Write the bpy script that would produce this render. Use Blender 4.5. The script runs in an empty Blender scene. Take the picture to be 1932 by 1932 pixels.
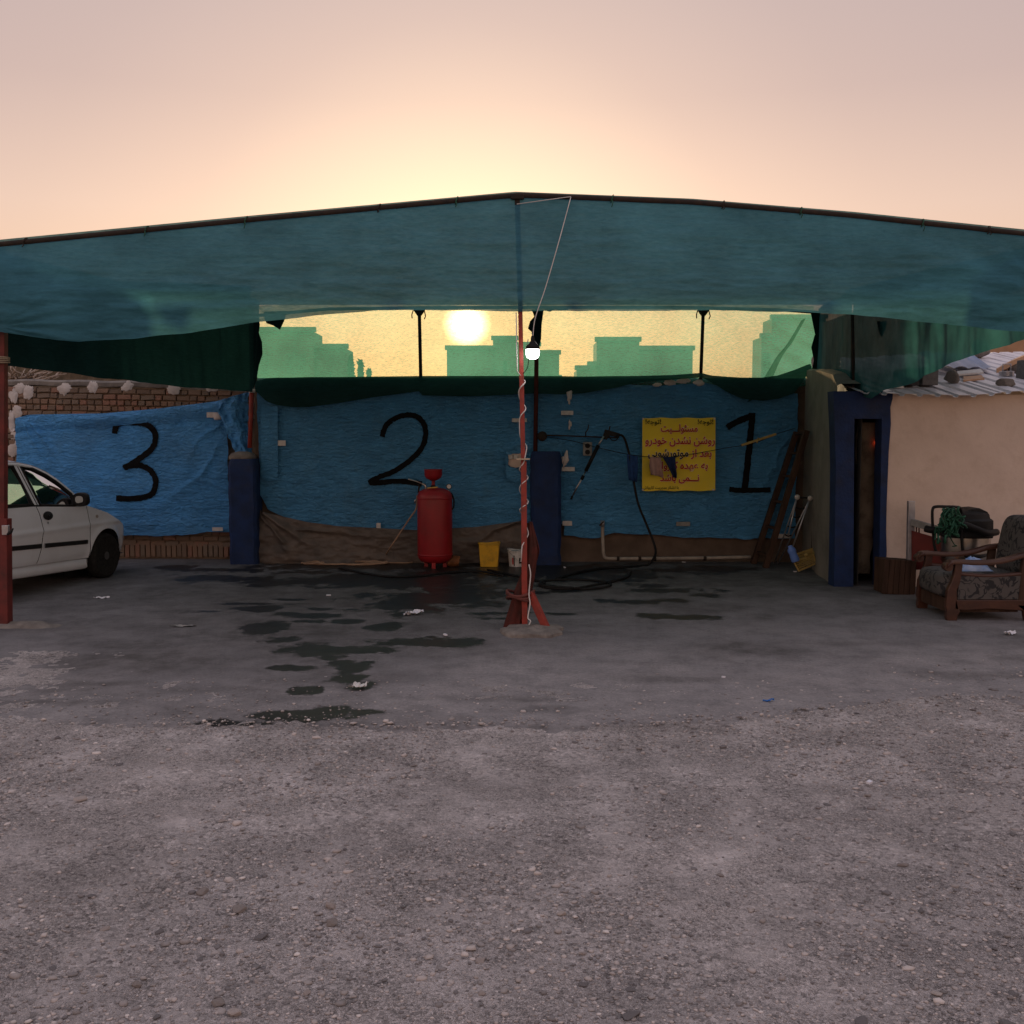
import bpy, math, random
import numpy as np
from mathutils import Vector
R = math.radians
random.seed(7)
rng = np.random.default_rng(11)
sc = bpy.context.scene
col = sc.collection

# ------------------------------------------------------------------ camera
CAM_H = 1.8
PITCH = math.atan(148 / 1932)
cd = bpy.data.cameras.new('camera')
cd.sensor_width = 36; cd.lens = 36; cd.clip_end = 8000; cd.clip_start = 0.05
cam = bpy.data.objects.new('camera', cd); col.objects.link(cam)
cam.location = (0, 0, CAM_H); cam.rotation_euler = (R(90) - PITCH, 0, 0)
sc.camera = cam

# ------------------------------------------------------------------ sky and sun
SUN_EL, SUN_AZ = R(6.0), R(-2.5)          # azimuth from +Y, towards +X
SUN_DIR = Vector((math.sin(SUN_AZ) * math.cos(SUN_EL), math.cos(SUN_AZ) * math.cos(SUN_EL), math.sin(SUN_EL)))
world = bpy.data.worlds.new('World'); sc.world = world; world.use_nodes = True
wt = world.node_tree; wt.nodes.clear()
def wn(t, **k):
    n = wt.nodes.new(t)
    for a, b in k.items(): setattr(n, a, b)
    return n
wout = wn('ShaderNodeOutputWorld'); wbg = wn('ShaderNodeBackground')
wbg.inputs['Strength'].default_value = 0.096
sky = wn('ShaderNodeTexSky', sky_type='NISHITA', sun_disc=False, sun_elevation=SUN_EL, sun_rotation=SUN_AZ,
         air_density=1.3, dust_density=6.0, ozone_density=1.0, altitude=1100.0)
tc = wn('ShaderNodeTexCoord')
dot = wn('ShaderNodeVectorMath', operation='DOT_PRODUCT'); dot.inputs[1].default_value = SUN_DIR
nrm = wn('ShaderNodeVectorMath', operation='NORMALIZE')
wt.links.new(tc.outputs['Generated'], nrm.inputs[0]); wt.links.new(nrm.outputs[0], dot.inputs[0])
acs = wn('ShaderNodeMath', operation='ARCCOSINE'); wt.links.new(dot.outputs['Value'], acs.inputs[0])
ang = wn('ShaderNodeMath', operation='DIVIDE'); wt.links.new(acs.outputs[0], ang.inputs[0]); ang.inputs[1].default_value = math.pi
# dusty evening haze: bright peach at the horizon, mauve-grey above, a soft glow round the sun
sep = wn('ShaderNodeSeparateXYZ'); wt.links.new(nrm.outputs[0], sep.inputs[0])
def cramp(src, els, mx):
    r_ = wn('ShaderNodeValToRGB'); wt.links.new(src, r_.inputs[0])
    while len(r_.color_ramp.elements) < len(els): r_.color_ramp.elements.new(0.5)
    for e, (p_, c_) in zip(r_.color_ramp.elements, els): e.position = p_; e.color = (c_[0] / mx, c_[1] / mx, c_[2] / mx, 1)
    k_ = wn('ShaderNodeVectorMath', operation='SCALE'); wt.links.new(r_.outputs[0], k_.inputs[0]); k_.inputs['Scale'].default_value = mx
    return k_.outputs[0]
up_ = cramp(sep.outputs['Z'], [(0.0, (5.6, 2.9, 1.4)), (.10, (7.2, 4.65, 3.25)), (.20, (6.5, 4.6, 3.8)), (.30, (4.95, 3.65, 3.4)), (.42, (4.35, 3.45, 3.45)), (.7, (4.5, 4.1, 4.6)), (1.0, (4.5, 4.3, 5.1))], 8)
gl_ = cramp(ang.outputs[0], [(0.0, (5.0, 3.6, 1.7)), (.014, (3.4, 2.4, 1.15)), (.03, (3.1, 2.25, 1.2)), (.055, (2.0, 1.45, .85)), (.085, (.85, .55, .34)), (.125, (.25, .15, .09)), (.18, (0, 0, 0))], 8)
hz = wn('ShaderNodeVectorMath', operation='ADD'); wt.links.new(up_, hz.inputs[0]); wt.links.new(gl_, hz.inputs[1])
mixs = wn('ShaderNodeMix', data_type='RGBA'); mixs.inputs['Factor'].default_value = 0.9
wt.links.new(sky.outputs[0], mixs.inputs[6]); wt.links.new(hz.outputs[0], mixs.inputs[7])
# the sun's own disc, blurred by the haze
disc = wn('ShaderNodeMapRange', interpolation_type='SMOOTHSTEP'); wt.links.new(ang.outputs[0], disc.inputs[0])
disc.inputs[1].default_value = R(1.45) / math.pi; disc.inputs[2].default_value = R(0.35) / math.pi
disc.inputs[3].default_value = 0; disc.inputs[4].default_value = 1
dsc = wn('ShaderNodeVectorMath', operation='SCALE'); dsc.inputs[0].default_value = (70, 55, 30)
wt.links.new(disc.outputs[0], dsc.inputs['Scale'])
adds = wn('ShaderNodeVectorMath', operation='ADD'); wt.links.new(mixs.outputs[2], adds.inputs[0]); wt.links.new(dsc.outputs[0], adds.inputs[1])
wt.links.new(adds.outputs[0], wbg.inputs['Color']); wt.links.new(wbg.outputs[0], wout.inputs['Surface'])

sl = bpy.data.lights.new('sun', 'SUN'); sl.energy = 3.4; sl.angle = R(1.5); sl.color = (1.0, 0.74, 0.44)
sun = bpy.data.objects.new('sun', sl); col.objects.link(sun)
sun.rotation_euler = SUN_DIR.to_track_quat('Z', 'Y').to_euler()

vs = sc.view_settings
vs.view_transform = 'Standard'; vs.look = 'None'; vs.gamma = 1.0; vs.use_curve_mapping = False
vs.exposure = 0.4
sc.render.engine = 'CYCLES'
cy = sc.cycles
cy.max_bounces = 7; cy.diffuse_bounces = 4; cy.glossy_bounces = 3; cy.transmission_bounces = 5; cy.transparent_max_bounces = 24
cy.caustics_reflective = False; cy.caustics_refractive = False
cy.sample_clamp_indirect = 4.0
try:
    cy.use_denoising = True; cy.denoiser = 'OPENIMAGEDENOISE'; cy.denoising_input_passes = 'RGB_ALBEDO_NORMAL'
except Exception: pass

# ------------------------------------------------------------------ survey helpers: a sighted pixel (1932 px frame) at a known distance
CP, SP = math.cos(PITCH), math.sin(PITCH)
def P(px, py, Y):
    u = (px - 966) / 1932; v = (966 - py) / 1932
    t = Y / (CP + v * SP)
    return Vector((u * t, Y, CAM_H + (-SP + v * CP) * t))
def G(px, py, z=0.0):
    u = (px - 966) / 1932; v = (966 - py) / 1932
    t = (z - CAM_H) / (-SP + v * CP)
    return Vector((u * t, (CP + v * SP) * t, z))

# ------------------------------------------------------------------ noise
def _h(ix, iy, s):
    n = (ix.astype(np.int64) * 374761393 + iy.astype(np.int64) * 668265263 + s * 974634777) & 0x7fffffff
    n = ((n ^ (n >> 13)) * 1274126177) & 0x7fffffff
    n = n ^ (n >> 16)
    return (n & 0xffff) / 65535.0
def vn(x, y, s=0):
    x = np.asarray(x, float); y = np.asarray(y, float)
    ix = np.floor(x); iy = np.floor(y); fx = x - ix; fy = y - iy
    fx = fx * fx * (3 - 2 * fx); fy = fy * fy * (3 - 2 * fy)
    a = _h(ix, iy, s); b = _h(ix + 1, iy, s); c = _h(ix, iy + 1, s); d = _h(ix + 1, iy + 1, s)
    return (a + (b - a) * fx) * (1 - fy) + (c + (d - c) * fx) * fy
def fbm(x, y, s=0, o=4):
    r = 0; a = 0.5; t = 0
    for k in range(o):
        r = r + a * vn(np.asarray(x) * 2 ** k, np.asarray(y) * 2 ** k, s + k * 17); t += a; a *= 0.5
    return r / t
def lin(xs, ys): 
    xs = list(xs); ys = list(ys)
    return lambda x: np.interp(x, xs, ys)

# ------------------------------------------------------------------ mesh builder
class MB:
    def __init__(s): s.v = []; s.f = []
    def add(s, vs_, fs_):
        b = len(s.v); s.v += [tuple(map(float, q)) for q in vs_]; s.f += [tuple(b + i for i in q) for q in fs_]; return s
    def box(s, c, d, rot=None, taper=1.0):
        x, y, z = d[0] / 2, d[1] / 2, d[2] / 2
        vv = [Vector(q) for q in ((-x, -y, -z), (x, -y, -z), (x, y, -z), (-x, y, -z), (-x * taper, -y * taper, z), (x * taper, -y * taper, z), (x * taper, y * taper, z), (-x * taper, y * taper, z))]
        if rot is not None:
            from mathutils import Euler
            m = Euler(rot).to_matrix(); vv = [m @ q for q in vv]
        return s.add([q + Vector(c) for q in vv], [(0, 3, 2, 1), (4, 5, 6, 7), (0, 1, 5, 4), (1, 2, 6, 5), (2, 3, 7, 6), (3, 0, 4, 7)])
    def b2(s, lo, hi):
        return s.box([(a + b) / 2 for a, b in zip(lo, hi)], [b - a for a, b in zip(lo, hi)])
    def bar(s, a, b, w, d=None, up=(0, 0, 1)):
        """square bar from a to b, w across, d the other way"""
        a = Vector(a); b = Vector(b); d = d or w; t = (b - a).normalized(); upv = Vector(up)
        if abs(t.dot(upv)) > .95: upv = Vector((0, 1, 0))
        n = t.cross(upv).normalized(); m = n.cross(t)
        q = [a + n * i * w / 2 + m * j * d / 2 for i, j in ((-1, -1), (1, -1), (1, 1), (-1, 1))] + [b + n * i * w / 2 + m * j * d / 2 for i, j in ((-1, -1), (1, -1), (1, 1), (-1, 1))]
        return s.add(q, [(0, 3, 2, 1), (4, 5, 6, 7), (0, 1, 5, 4), (1, 2, 6, 5), (2, 3, 7, 6), (3, 0, 4, 7)])
    def tube(s, pts, r, n=8, closed=False, cap=True):
        pts = [Vector(q) for q in pts]; N = len(pts); rs = r if hasattr(r, '__len__') else [r] * N
        ref = Vector((0, 0, 1)); rings = []
        t0 = (pts[1] - pts[0]).normalized()
        if abs(t0.dot(ref)) > .9: ref = Vector((1, 0, 0))
        nv = t0.cross(ref).normalized()
        for i, q in enumerate(pts):
            if closed: t = pts[(i + 1) % N] - pts[i - 1]
            else: t = pts[min(i + 1, N - 1)] - pts[max(i - 1, 0)]
            if t.length < 1e-9: t = t0.copy()
            t.normalize(); nv = (nv - t * nv.dot(t))
            if nv.length < 1e-6: nv = t.orthogonal()
            nv.normalize(); bv = t.cross(nv)
            rings.append([q + (nv * math.cos(2 * math.pi * k / n) + bv * math.sin(2 * math.pi * k / n)) * rs[i] for k in range(n)])
        vs_ = [x for g in rings for x in g]; fs = []
        M = N if closed else N - 1
        for i in range(M):
            j = (i + 1) % N
            for k in range(n):
                k2 = (k + 1) % n; fs.append((i * n + k, i * n + k2, j * n + k2, j * n + k))
        if cap and not closed: fs += [tuple(range(n - 1, -1, -1)), tuple((N - 1) * n + k for k in range(n))]
        return s.add(vs_, fs)
    def lathe(s, prof, c, n=24, axis='z', sq=0.0):
        c = Vector(c); vs_ = []; fs = []
        for r_, z_ in prof:
            for k in range(n):
                a = 2 * math.pi * k / n; ca, sa = math.cos(a), math.sin(a)
                if sq:
                    m = max(abs(ca), abs(sa)); g = (1 - sq) + sq / m; ca *= g; sa *= g
                q = Vector((r_ * ca, r_ * sa, z_)) if axis == 'z' else (Vector((z_, r_ * ca, r_ * sa)) if axis == 'x' else Vector((r_ * ca, z_, r_ * sa)))
                vs_.append(c + q)
        m = len(prof)
        for i in range(m - 1):
            for k in range(n):
                k2 = (k + 1) % n; fs.append((i * n + k, i * n + k2, (i + 1) * n + k2, (i + 1) * n + k))
        fs += [tuple(range(n - 1, -1, -1)), tuple((m - 1) * n + k for k in range(n))]
        return s.add(vs_, fs)
    def grid(s, A):
        """A: array (nu, nv, 3)"""
        nu, nvv = A.shape[:2]; b = len(s.v); s.v += [tuple(q) for q in A.reshape(-1, 3).tolist()]
        for i in range(nu - 1):
            for j in range(nvv - 1):
                s.f.append((b + i * nvv + j, b + (i + 1) * nvv + j, b + (i + 1) * nvv + j + 1, b + i * nvv + j + 1))
        return s
    def prism(s, pts, off):
        """closed outline pts extruded by vector off"""
        n = len(pts); off = Vector(off); q = [Vector(p) for p in pts]; q += [p + off for p in q]
        fs = [tuple(range(n)), tuple(range(2 * n - 1, n - 1, -1))] + [(i, i + n, (i + 1) % n + n, (i + 1) % n) for i in range(n)]
        return s.add(q, fs)
    def build(s, name, m, parent=None, smooth=False, bevel=0, angle=None, subd=0):
        me = bpy.data.meshes.new(name); me.from_pydata(s.v, [], s.f); me.update()
        return link(name, me, m, parent, smooth, bevel, angle, subd)
def link(name, me, m, parent=None, smooth=False, bevel=0, angle=None, subd=0):
    o = bpy.data.objects.new(name, me); col.objects.link(o)
    if m is not None: me.materials.append(m)
    if smooth: me.shade_smooth() if angle is None else me.shade_smooth()
    if smooth and angle is not None:
        try: me.set_sharp_from_angle(angle=R(angle))
        except Exception: pass
    if bevel:
        b = o.modifiers.new('bevel', 'BEVEL'); b.width = bevel; b.segments = 2; b.limit_method = 'ANGLE'
    if subd:
        u = o.modifiers.new('subd', 'SUBSURF'); u.levels = subd; u.render_levels = subd
    if parent is not None:
        o.parent = parent
        pl = parent; w = Vector((0, 0, 0)); 
        o.matrix_parent_inverse = parent_world(parent).inverted()
    return o
from mathutils import Matrix
def parent_world(o):
    m = Matrix.LocRotScale(o.location, o.rotation_euler, o.scale)
    if o.parent is not None: m = parent_world(o.parent) @ o.matrix_parent_inverse @ m
    return m
def thing(name, label, cat, loc, group=None, kind=None):
    o = bpy.data.objects.new(name, None); col.objects.link(o); o.location = loc; o.empty_display_size = .1
    return tag(o, label, cat, group, kind)
def tag(o, label=None, cat=None, group=None, kind=None):
    if label: o['label'] = label
    if cat: o['category'] = cat
    if group: o['group'] = group
    if kind: o['kind'] = kind
    return o
def npmesh(name, V, F):
    """fast mesh from numpy; F is (n,3) or (n,4)"""
    me = bpy.data.meshes.new(name); V = np.asarray(V, np.float32); F = np.asarray(F, np.int32); k = F.shape[1]
    me.vertices.add(len(V)); me.vertices.foreach_set('co', V.ravel())
    me.loops.add(F.size); me.loops.foreach_set('vertex_index', F.ravel())
    me.polygons.add(len(F)); me.polygons.foreach_set('loop_start', np.arange(0, F.size, k, dtype=np.int32)); me.polygons.foreach_set('loop_total', np.full(len(F), k, np.int32))
    me.update(calc_edges=True); me.validate(); return me
def gridmesh(name, A):
    nu, nv_ = A.shape[:2]; idx = np.arange(nu * nv_).reshape(nu, nv_)
    F = np.stack([idx[:-1, :-1], idx[1:, :-1], idx[1:, 1:], idx[:-1, 1:]], -1).reshape(-1, 4)
    return npmesh(name, A.reshape(-1, 3), F)
def attr(me, name, arr):
    a = me.attributes.new(name, 'FLOAT', 'POINT'); a.data.foreach_set('value', np.asarray(arr, np.float32).ravel())
def spline(pts, n=8):
    """Catmull-Rom through pts"""
    p = [Vector(q) for q in pts]; p = [p[0] * 2 - p[1]] + p + [p[-1] * 2 - p[-2]]; out = []
    for i in range(1, len(p) - 2):
        for k in range(n):
            t = k / n
            out.append(0.5 * ((2 * p[i]) + (p[i + 1] - p[i - 1]) * t + (2 * p[i - 1] - 5 * p[i] + 4 * p[i + 1] - p[i + 2]) * t * t + (3 * p[i] - p[i - 1] - 3 * p[i + 1] + p[i + 2]) * t ** 3))
    out.append(p[-2]); return out

# ------------------------------------------------------------------ materials
def nt(name):
    m = bpy.data.materials.new(name); m.use_nodes = True; t = m.node_tree; t.nodes.clear(); return m, t
def N(t, ty, **k):
    n = t.nodes.new(ty)
    for a, b in k.items(): setattr(n, a, b)
    return n
def c4(c): return (c[0], c[1], c[2], 1)
def mat(name, c1, c2=None, rough=.7, scale=6, bump=.0, bscale=60, metal=0, spec=.4, detail=6, stretch=(1, 1, 1), dirt=None, dscale=2.0, damt=.5, coat=0, lo=.35, hi=.65):
    m, t = nt(name); L = t.links.new
    out = N(t, 'ShaderNodeOutputMaterial'); b = N(t, 'ShaderNodeBsdfPrincipled'); L(b.outputs[0], out.inputs[0])
    b.inputs['Roughness'].default_value = rough; b.inputs['Metallic'].default_value = metal; b.inputs['Specular IOR Level'].default_value = spec
    if coat: b.inputs['Coat Weight'].default_value = coat; b.inputs['Coat Roughness'].default_value = .15
    tcn = N(t, 'ShaderNodeTexCoord'); mp = N(t, 'ShaderNodeMapping'); mp.inputs['Scale'].default_value = stretch; L(tcn.outputs['Object'], mp.inputs[0])
    c2 = c2 or tuple(x * .75 for x in c1)
    nz = N(t, 'ShaderNodeTexNoise'); nz.inputs['Scale'].default_value = scale; nz.inputs['Detail'].default_value = detail; L(mp.outputs[0], nz.inputs['Vector'])
    mr = N(t, 'ShaderNodeMapRange'); mr.inputs[1].default_value = lo; mr.inputs[2].default_value = hi; L(nz.outputs[0], mr.inputs[0])
    mx = N(t, 'ShaderNodeMix', data_type='RGBA'); mx.inputs[6].default_value = c4(c1); mx.inputs[7].default_value = c4(c2); L(mr.outputs[0], mx.inputs[0]); o = mx.outputs[2]
    if dirt:
        n2 = N(t, 'ShaderNodeTexNoise'); n2.inputs['Scale'].default_value = dscale; n2.inputs['Detail'].default_value = 9; n2.inputs['Roughness'].default_value = .7; L(tcn.outputs['Object'], n2.inputs['Vector'])
        m2 = N(t, 'ShaderNodeMapRange'); m2.inputs[1].default_value = .5; m2.inputs[2].default_value = .72; m2.inputs[4].default_value = damt; L(n2.outputs[0], m2.inputs[0])
        x2 = N(t, 'ShaderNodeMix', data_type='RGBA'); L(o, x2.inputs[6]); x2.inputs[7].default_value = c4(dirt); L(m2.outputs[0], x2.inputs[0]); o = x2.outputs[2]
    L(o, b.inputs['Base Color'])
    if bump:
        n3 = N(t, 'ShaderNodeTexNoise'); n3.inputs['Scale'].default_value = bscale; n3.inputs['Detail'].default_value = 5; L(mp.outputs[0], n3.inputs['Vector'])
        bp = N(t, 'ShaderNodeBump'); bp.inputs['Strength'].default_value = bump; bp.inputs['Distance'].default_value = .02; L(n3.outputs[0], bp.inputs['Height']); L(bp.outputs[0], b.inputs['Normal'])
    return m
def emis(name, c, s):
    m, t = nt(name); out = N(t, 'ShaderNodeOutputMaterial'); e = N(t, 'ShaderNodeEmission'); e.inputs[0].default_value = c4(c); e.inputs[1].default_value = s; t.links.new(e.outputs[0], out.inputs[0]); return m
def netmat(name, ctrans, cdiff, see, seevar=.12, wtrans=.6, wsc=(9, 9, 60), wdet=8, tint=(1, 1, 1)):
    """woven shade net: partly see-through, glows when lit from behind"""
    m, t = nt(name); L = t.links.new
    out = N(t, 'ShaderNodeOutputMaterial'); tr = N(t, 'ShaderNodeBsdfTransparent'); tl = N(t, 'ShaderNodeBsdfTranslucent'); df = N(t, 'ShaderNodeBsdfDiffuse'); tr.inputs[0].default_value = c4(tint)
    tcn = N(t, 'ShaderNodeTexCoord'); mp = N(t, 'ShaderNodeMapping'); mp.inputs['Scale'].default_value = wsc; L(tcn.outputs['Object'], mp.inputs[0])
    nz = N(t, 'ShaderNodeTexNoise'); nz.inputs['Scale'].default_value = 1.0; nz.inputs['Detail'].default_value = wdet; nz.inputs['Roughness'].default_value = .75; L(mp.outputs[0], nz.inputs['Vector'])
    mr = N(t, 'ShaderNodeMapRange'); mr.inputs[1].default_value = .3; mr.inputs[2].default_value = .7; mr.inputs[3].default_value = max(0, see - seevar); mr.inputs[4].default_value = see + seevar; L(nz.outputs[0], mr.inputs[0])
    n2 = N(t, 'ShaderNodeTexNoise'); n2.inputs['Scale'].default_value = 1.3; n2.inputs['Detail'].default_value = 5; L(tcn.outputs['Object'], n2.inputs['Vector'])
    m2 = N(t, 'ShaderNodeMapRange'); m2.inputs[1].default_value = .35; m2.inputs[2].default_value = .65; m2.inputs[3].default_value = .78; m2.inputs[4].default_value = 1.15; L(n2.outputs[0], m2.inputs[0])
    m3 = N(t, 'ShaderNodeMapRange'); m3.inputs[1].default_value = .3; m3.inputs[2].default_value = .7; m3.inputs[3].default_value = .78; m3.inputs[4].default_value = 1.25; L(nz.outputs[0], m3.inputs[0])
    m4 = N(t, 'ShaderNodeMath', operation='MULTIPLY'); L(m2.outputs[0], m4.inputs[0]); L(m3.outputs[0], m4.inputs[1])
    for c, n in ((ctrans, tl), (cdiff, df)):
        sc_ = N(t, 'ShaderNodeVectorMath', operation='SCALE'); sc_.inputs[0].default_value = c; L(m4.outputs[0], sc_.inputs['Scale']); L(sc_.outputs[0], n.inputs['Color'])
    m1 = N(t, 'ShaderNodeMixShader'); m1.inputs[0].default_value = wtrans; L(df.outputs[0], m1.inputs[1]); L(tl.outputs[0], m1.inputs[2])
    mm = N(t, 'ShaderNodeMixShader'); L(mr.outputs[0], mm.inputs[0]); L(m1.outputs[0], mm.inputs[1]); L(tr.outputs[0], mm.inputs[2]); L(mm.outputs[0], out.inputs[0])
    n3 = N(t, 'ShaderNodeBump'); n3.inputs['Strength'].default_value = .25; n3.inputs['Distance'].default_value = .01; L(nz.outputs[0], n3.inputs['Height'])
    L(n3.outputs[0], df.inputs['Normal'])
    return m
def tarpmat(name, c, rough=.45, weave=.12):
    m = mat(name, c, tuple(x * .82 for x in c), rough=rough, scale=3.5, bump=0, dirt=(c[0] * .7 + .06, c[1] * .6 + .05, c[2] * .5 + .03), dscale=1.6, damt=.35, spec=.35)
    t = m.node_tree; L = t.links.new; b = next(n for n in t.nodes if n.type == 'BSDF_PRINCIPLED'); tcn = next(n for n in t.nodes if n.type == 'TEX_COORD')
    mp = N(t, 'ShaderNodeMapping'); mp.inputs['Scale'].default_value = (11, 11, 30); L(tcn.outputs['Object'], mp.inputs[0])
    nz = N(t, 'ShaderNodeTexNoise'); nz.inputs['Scale'].default_value = 1; nz.inputs['Detail'].default_value = 6; nz.inputs['Roughness'].default_value = .6; nz.inputs['Distortion'].default_value = .8; L(mp.outputs[0], nz.inputs['Vector'])
    bp = N(t, 'ShaderNodeBump'); bp.inputs['Strength'].default_value = 1.0; bp.inputs['Distance'].default_value = .07; L(nz.outputs[0], bp.inputs['Height']); L(bp.outputs[0], b.inputs['Normal'])
    return m
M = {}
M['net_back'] = netmat('net_back', (.12, .42, .32), (.05, .24, .17), .46, .26, .85, (22, 22, 95), tint=(1, .84, .66))
M['net_teal'] = netmat('net_teal', (.06, .225, .27), (.095, .285, .395), .085, .06, .45, (14, 14, 60))
M['net_crease'] = netmat('net_crease', (.05, .20, .15), (.04, .16, .12), .25, .12, .7, (16, 16, 85))
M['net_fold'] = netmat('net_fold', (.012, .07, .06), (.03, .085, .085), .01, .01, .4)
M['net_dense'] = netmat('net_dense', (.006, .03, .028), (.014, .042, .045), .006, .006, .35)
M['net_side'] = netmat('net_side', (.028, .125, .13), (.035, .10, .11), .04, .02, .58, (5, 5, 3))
M['net_roof'] = netmat('net_roof', (.03, .15, .15), (.05, .15, .17), .07, .04, .5)
M['tarp'] = tarpmat('tarp', (.10, .40, .86))
M['tarp_shaded'] = tarpmat('tarp_shaded', (.10, .36, .68))  # same cloth as the other tarp; shade of the covered bays put into the colour
M['sheet_brown'] = mat('sheet_brown', (.16, .13, .11), (.10, .085, .075), rough=.6, scale=4, bump=.25, bscale=25, dirt=(.05, .045, .04), damt=.6)
M['black_paint'] = mat('black_paint', (.006, .006, .007), (.010, .010, .011), rough=.85, scale=20, spec=.12)
M['red_deep'] = mat('red_deep', (.17, .026, .022), (.11, .02, .018), rough=.55, scale=9, dirt=(.04, .018, .015), dscale=7, damt=.7, bump=.1)
M['red_paint'] = mat('red_paint', (.36, .05, .035), (.26, .04, .03), rough=.5, scale=14, dirt=(.09, .035, .025), dscale=9, damt=.75, bump=.1)
M['red_tank'] = mat('red_tank', (.36, .012, .020), (.29, .011, .017), rough=.42, scale=7, dirt=(.12, .03, .025), dscale=5, damt=.4, spec=.5)
M['rust_black'] = mat('rust_black', (.03, .027, .025), (.05, .035, .028), rough=.7, scale=20, spec=.12)
M['dark_red'] = mat('dark_red', (.11, .03, .025), (.06, .025, .02), rough=.8, scale=10, spec=.12)
M['blue_pillar'] = mat('blue_pillar', (.010, .034, .125), (.008, .024, .08), rough=.75, scale=6, bump=.35, bscale=30, dirt=(.03, .035, .05), dscale=4, damt=.55)
M['concrete_raw'] = mat('concrete_raw', (.27, .24, .21), (.17, .15, .135), rough=.9, scale=9, bump=.6, bscale=40, dirt=(.08, .07, .065), dscale=5)
M['grey_plaster'] = mat('grey_plaster', (.26, .245, .21), (.20, .19, .165), rough=.9, scale=3, bump=.35, bscale=25, dirt=(.10, .085, .07), dscale=2.2, damt=.6, stretch=(1, 1, .6))
M['brown_plaster'] = mat('brown_plaster', (.16, .115, .085), (.11, .08, .06), rough=.9, scale=5, bump=.4, bscale=30)
M['cream_plaster'] = mat('cream_plaster', (.76, .625, .53), (.70, .57, .48), rough=.85, scale=2.5, bump=.18, bscale=18, dirt=(.50, .38, .29), dscale=3.4, damt=.4)
M['mortar'] = mat('mortar', (.34, .255, .185), (.24, .175, .125), rough=.95, scale=14, bump=.6, bscale=50)
M['whitewash'] = mat('whitewash', (.74, .69, .66), (.58, .53, .50), rough=.9, scale=9, bump=.4, bscale=40)
BR = [mat('brick_%d' % i, c, tuple(x * .7 for x in c), rough=.9, scale=16, bump=.5, bscale=60) for i, c in enumerate([(.34, .235, .17), (.28, .20, .15), (.37, .24, .17), (.31, .235, .18), (.42, .235, .17)])]
M['white_car'] = mat('white_car', (.76, .79, .84), (.73, .76, .81), rough=.28, scale=3, coat=.6, dirt=(.5, .48, .47), dscale=1.6, damt=.3, spec=.5)
M['black_plastic'] = mat('black_plastic', (.018, .018, .019), (.025, .025, .025), rough=.5, spec=.12)
M['rubber'] = mat('rubber', (.016, .016, .016), (.028, .027, .026), rough=.85, scale=30, spec=.12)
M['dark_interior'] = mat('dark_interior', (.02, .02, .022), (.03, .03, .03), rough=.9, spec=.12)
M['steel'] = mat('steel', (.55, .53, .50), (.42, .40, .38), rough=.28, scale=20, metal=1)
M['galv'] = mat('galv', (.55, .55, .57), (.44, .44, .47), rough=.4, scale=12, metal=.7, dirt=(.3, .24, .2), damt=.4)
M['grey_paint'] = mat('grey_paint', (.30, .30, .29), (.22, .22, .21), rough=.55, scale=10, dirt=(.12, .10, .09), dscale=6)
M['yellow_bucket'] = mat('yellow_bucket', (.80, .46, .03), (.68, .38, .025), rough=.5, scale=5, dirt=(.22, .13, .03), dscale=7, damt=.7)
M['white_plastic'] = mat('white_plastic', (.70, .69, .66), (.60, .58, .55), rough=.5, scale=8, dirt=(.3, .27, .24), dscale=8)
M['batten_white'] = mat('batten_white', (.72, .69, .66), (.6, .57, .54), rough=.7, scale=20)
M['wood_dark'] = mat('wood_dark', (.085, .05, .035), (.05, .03, .022), rough=.75, scale=12, stretch=(1, 1, .15), bump=.3, spec=.12)
M['wood_red'] = mat('wood_red', (.075, .026, .014), (.045, .017, .010), rough=.45, scale=9, stretch=(.3, 1, 1), coat=.3, dirt=(.12, .05, .024), dscale=6, damt=.5)
M['wood_yellow'] = mat('wood_yellow', (.50, .36, .12), (.38, .26, .08), rough=.7, scale=14)
M['hose_black'] = mat('hose_black', (.012, .012, .013), (.02, .02, .02), rough=.45, spec=.12)
M['hose_tan'] = mat('hose_tan', (.45, .30, .20), (.32, .2, .13), rough=.6)
M['hose_orange'] = mat('hose_orange', (.28, .11, .04), (.18, .07, .03), rough=.6)
M['cord_white'] = mat('cord_white', (.75, .72, .70), (.62, .6, .58), rough=.5)
M['rope_green'] = mat('rope_green', (.02, .11, .06), (.015, .07, .045), rough=.7)
M['tank_brass'] = mat('tank_brass', (.7, .5, .15), (.5, .35, .1), rough=.4, metal=.8)
M['sign_yellow'] = mat('sign_yellow', (.92, .70, .03), (.86, .66, .05), rough=.55, scale=2, dirt=(.62, .54, .12), dscale=2, damt=.4)
M['sign_red'] = mat('sign_red', (.56, .008, .010), (.52, .008, .01), rough=.7, spec=.15)
M['sign_white'] = mat('sign_white', (.86, .74, .62), (.84, .72, .6), rough=.7, spec=.15)
M['sign_black'] = mat('sign_black', (.012, .02, .022), (.014, .02, .02), rough=.6, spec=.12)
M['cloth_pink'] = mat('cloth_pink', (.45, .28, .24), (.36, .22, .19), rough=.9, scale=20)
M['cloth_navy'] = mat('cloth_navy', (.015, .03, .10), (.012, .02, .07), rough=.9, scale=20)
M['cloth_blue'] = mat('cloth_blue', (.02, .07, .22), (.015, .05, .16), rough=.9, scale=20)
M['paper'] = mat('paper', (.80, .80, .84), (.7, .7, .76), rough=.8)
M['blue_cap'] = mat('blue_cap', (.03, .22, .70), rough=.4)
M['bag_blue'] = mat('bag_blue', (.45, .55, .75), (.10, .25, .55), rough=.3, scale=9)
M['orange'] = mat('orange', (.75, .22, .03), (.6, .16, .02), rough=.5)
M['red_panel'] = mat('red_panel', (.17, .025, .022), (.12, .02, .018), rough=.6, scale=5)
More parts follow.
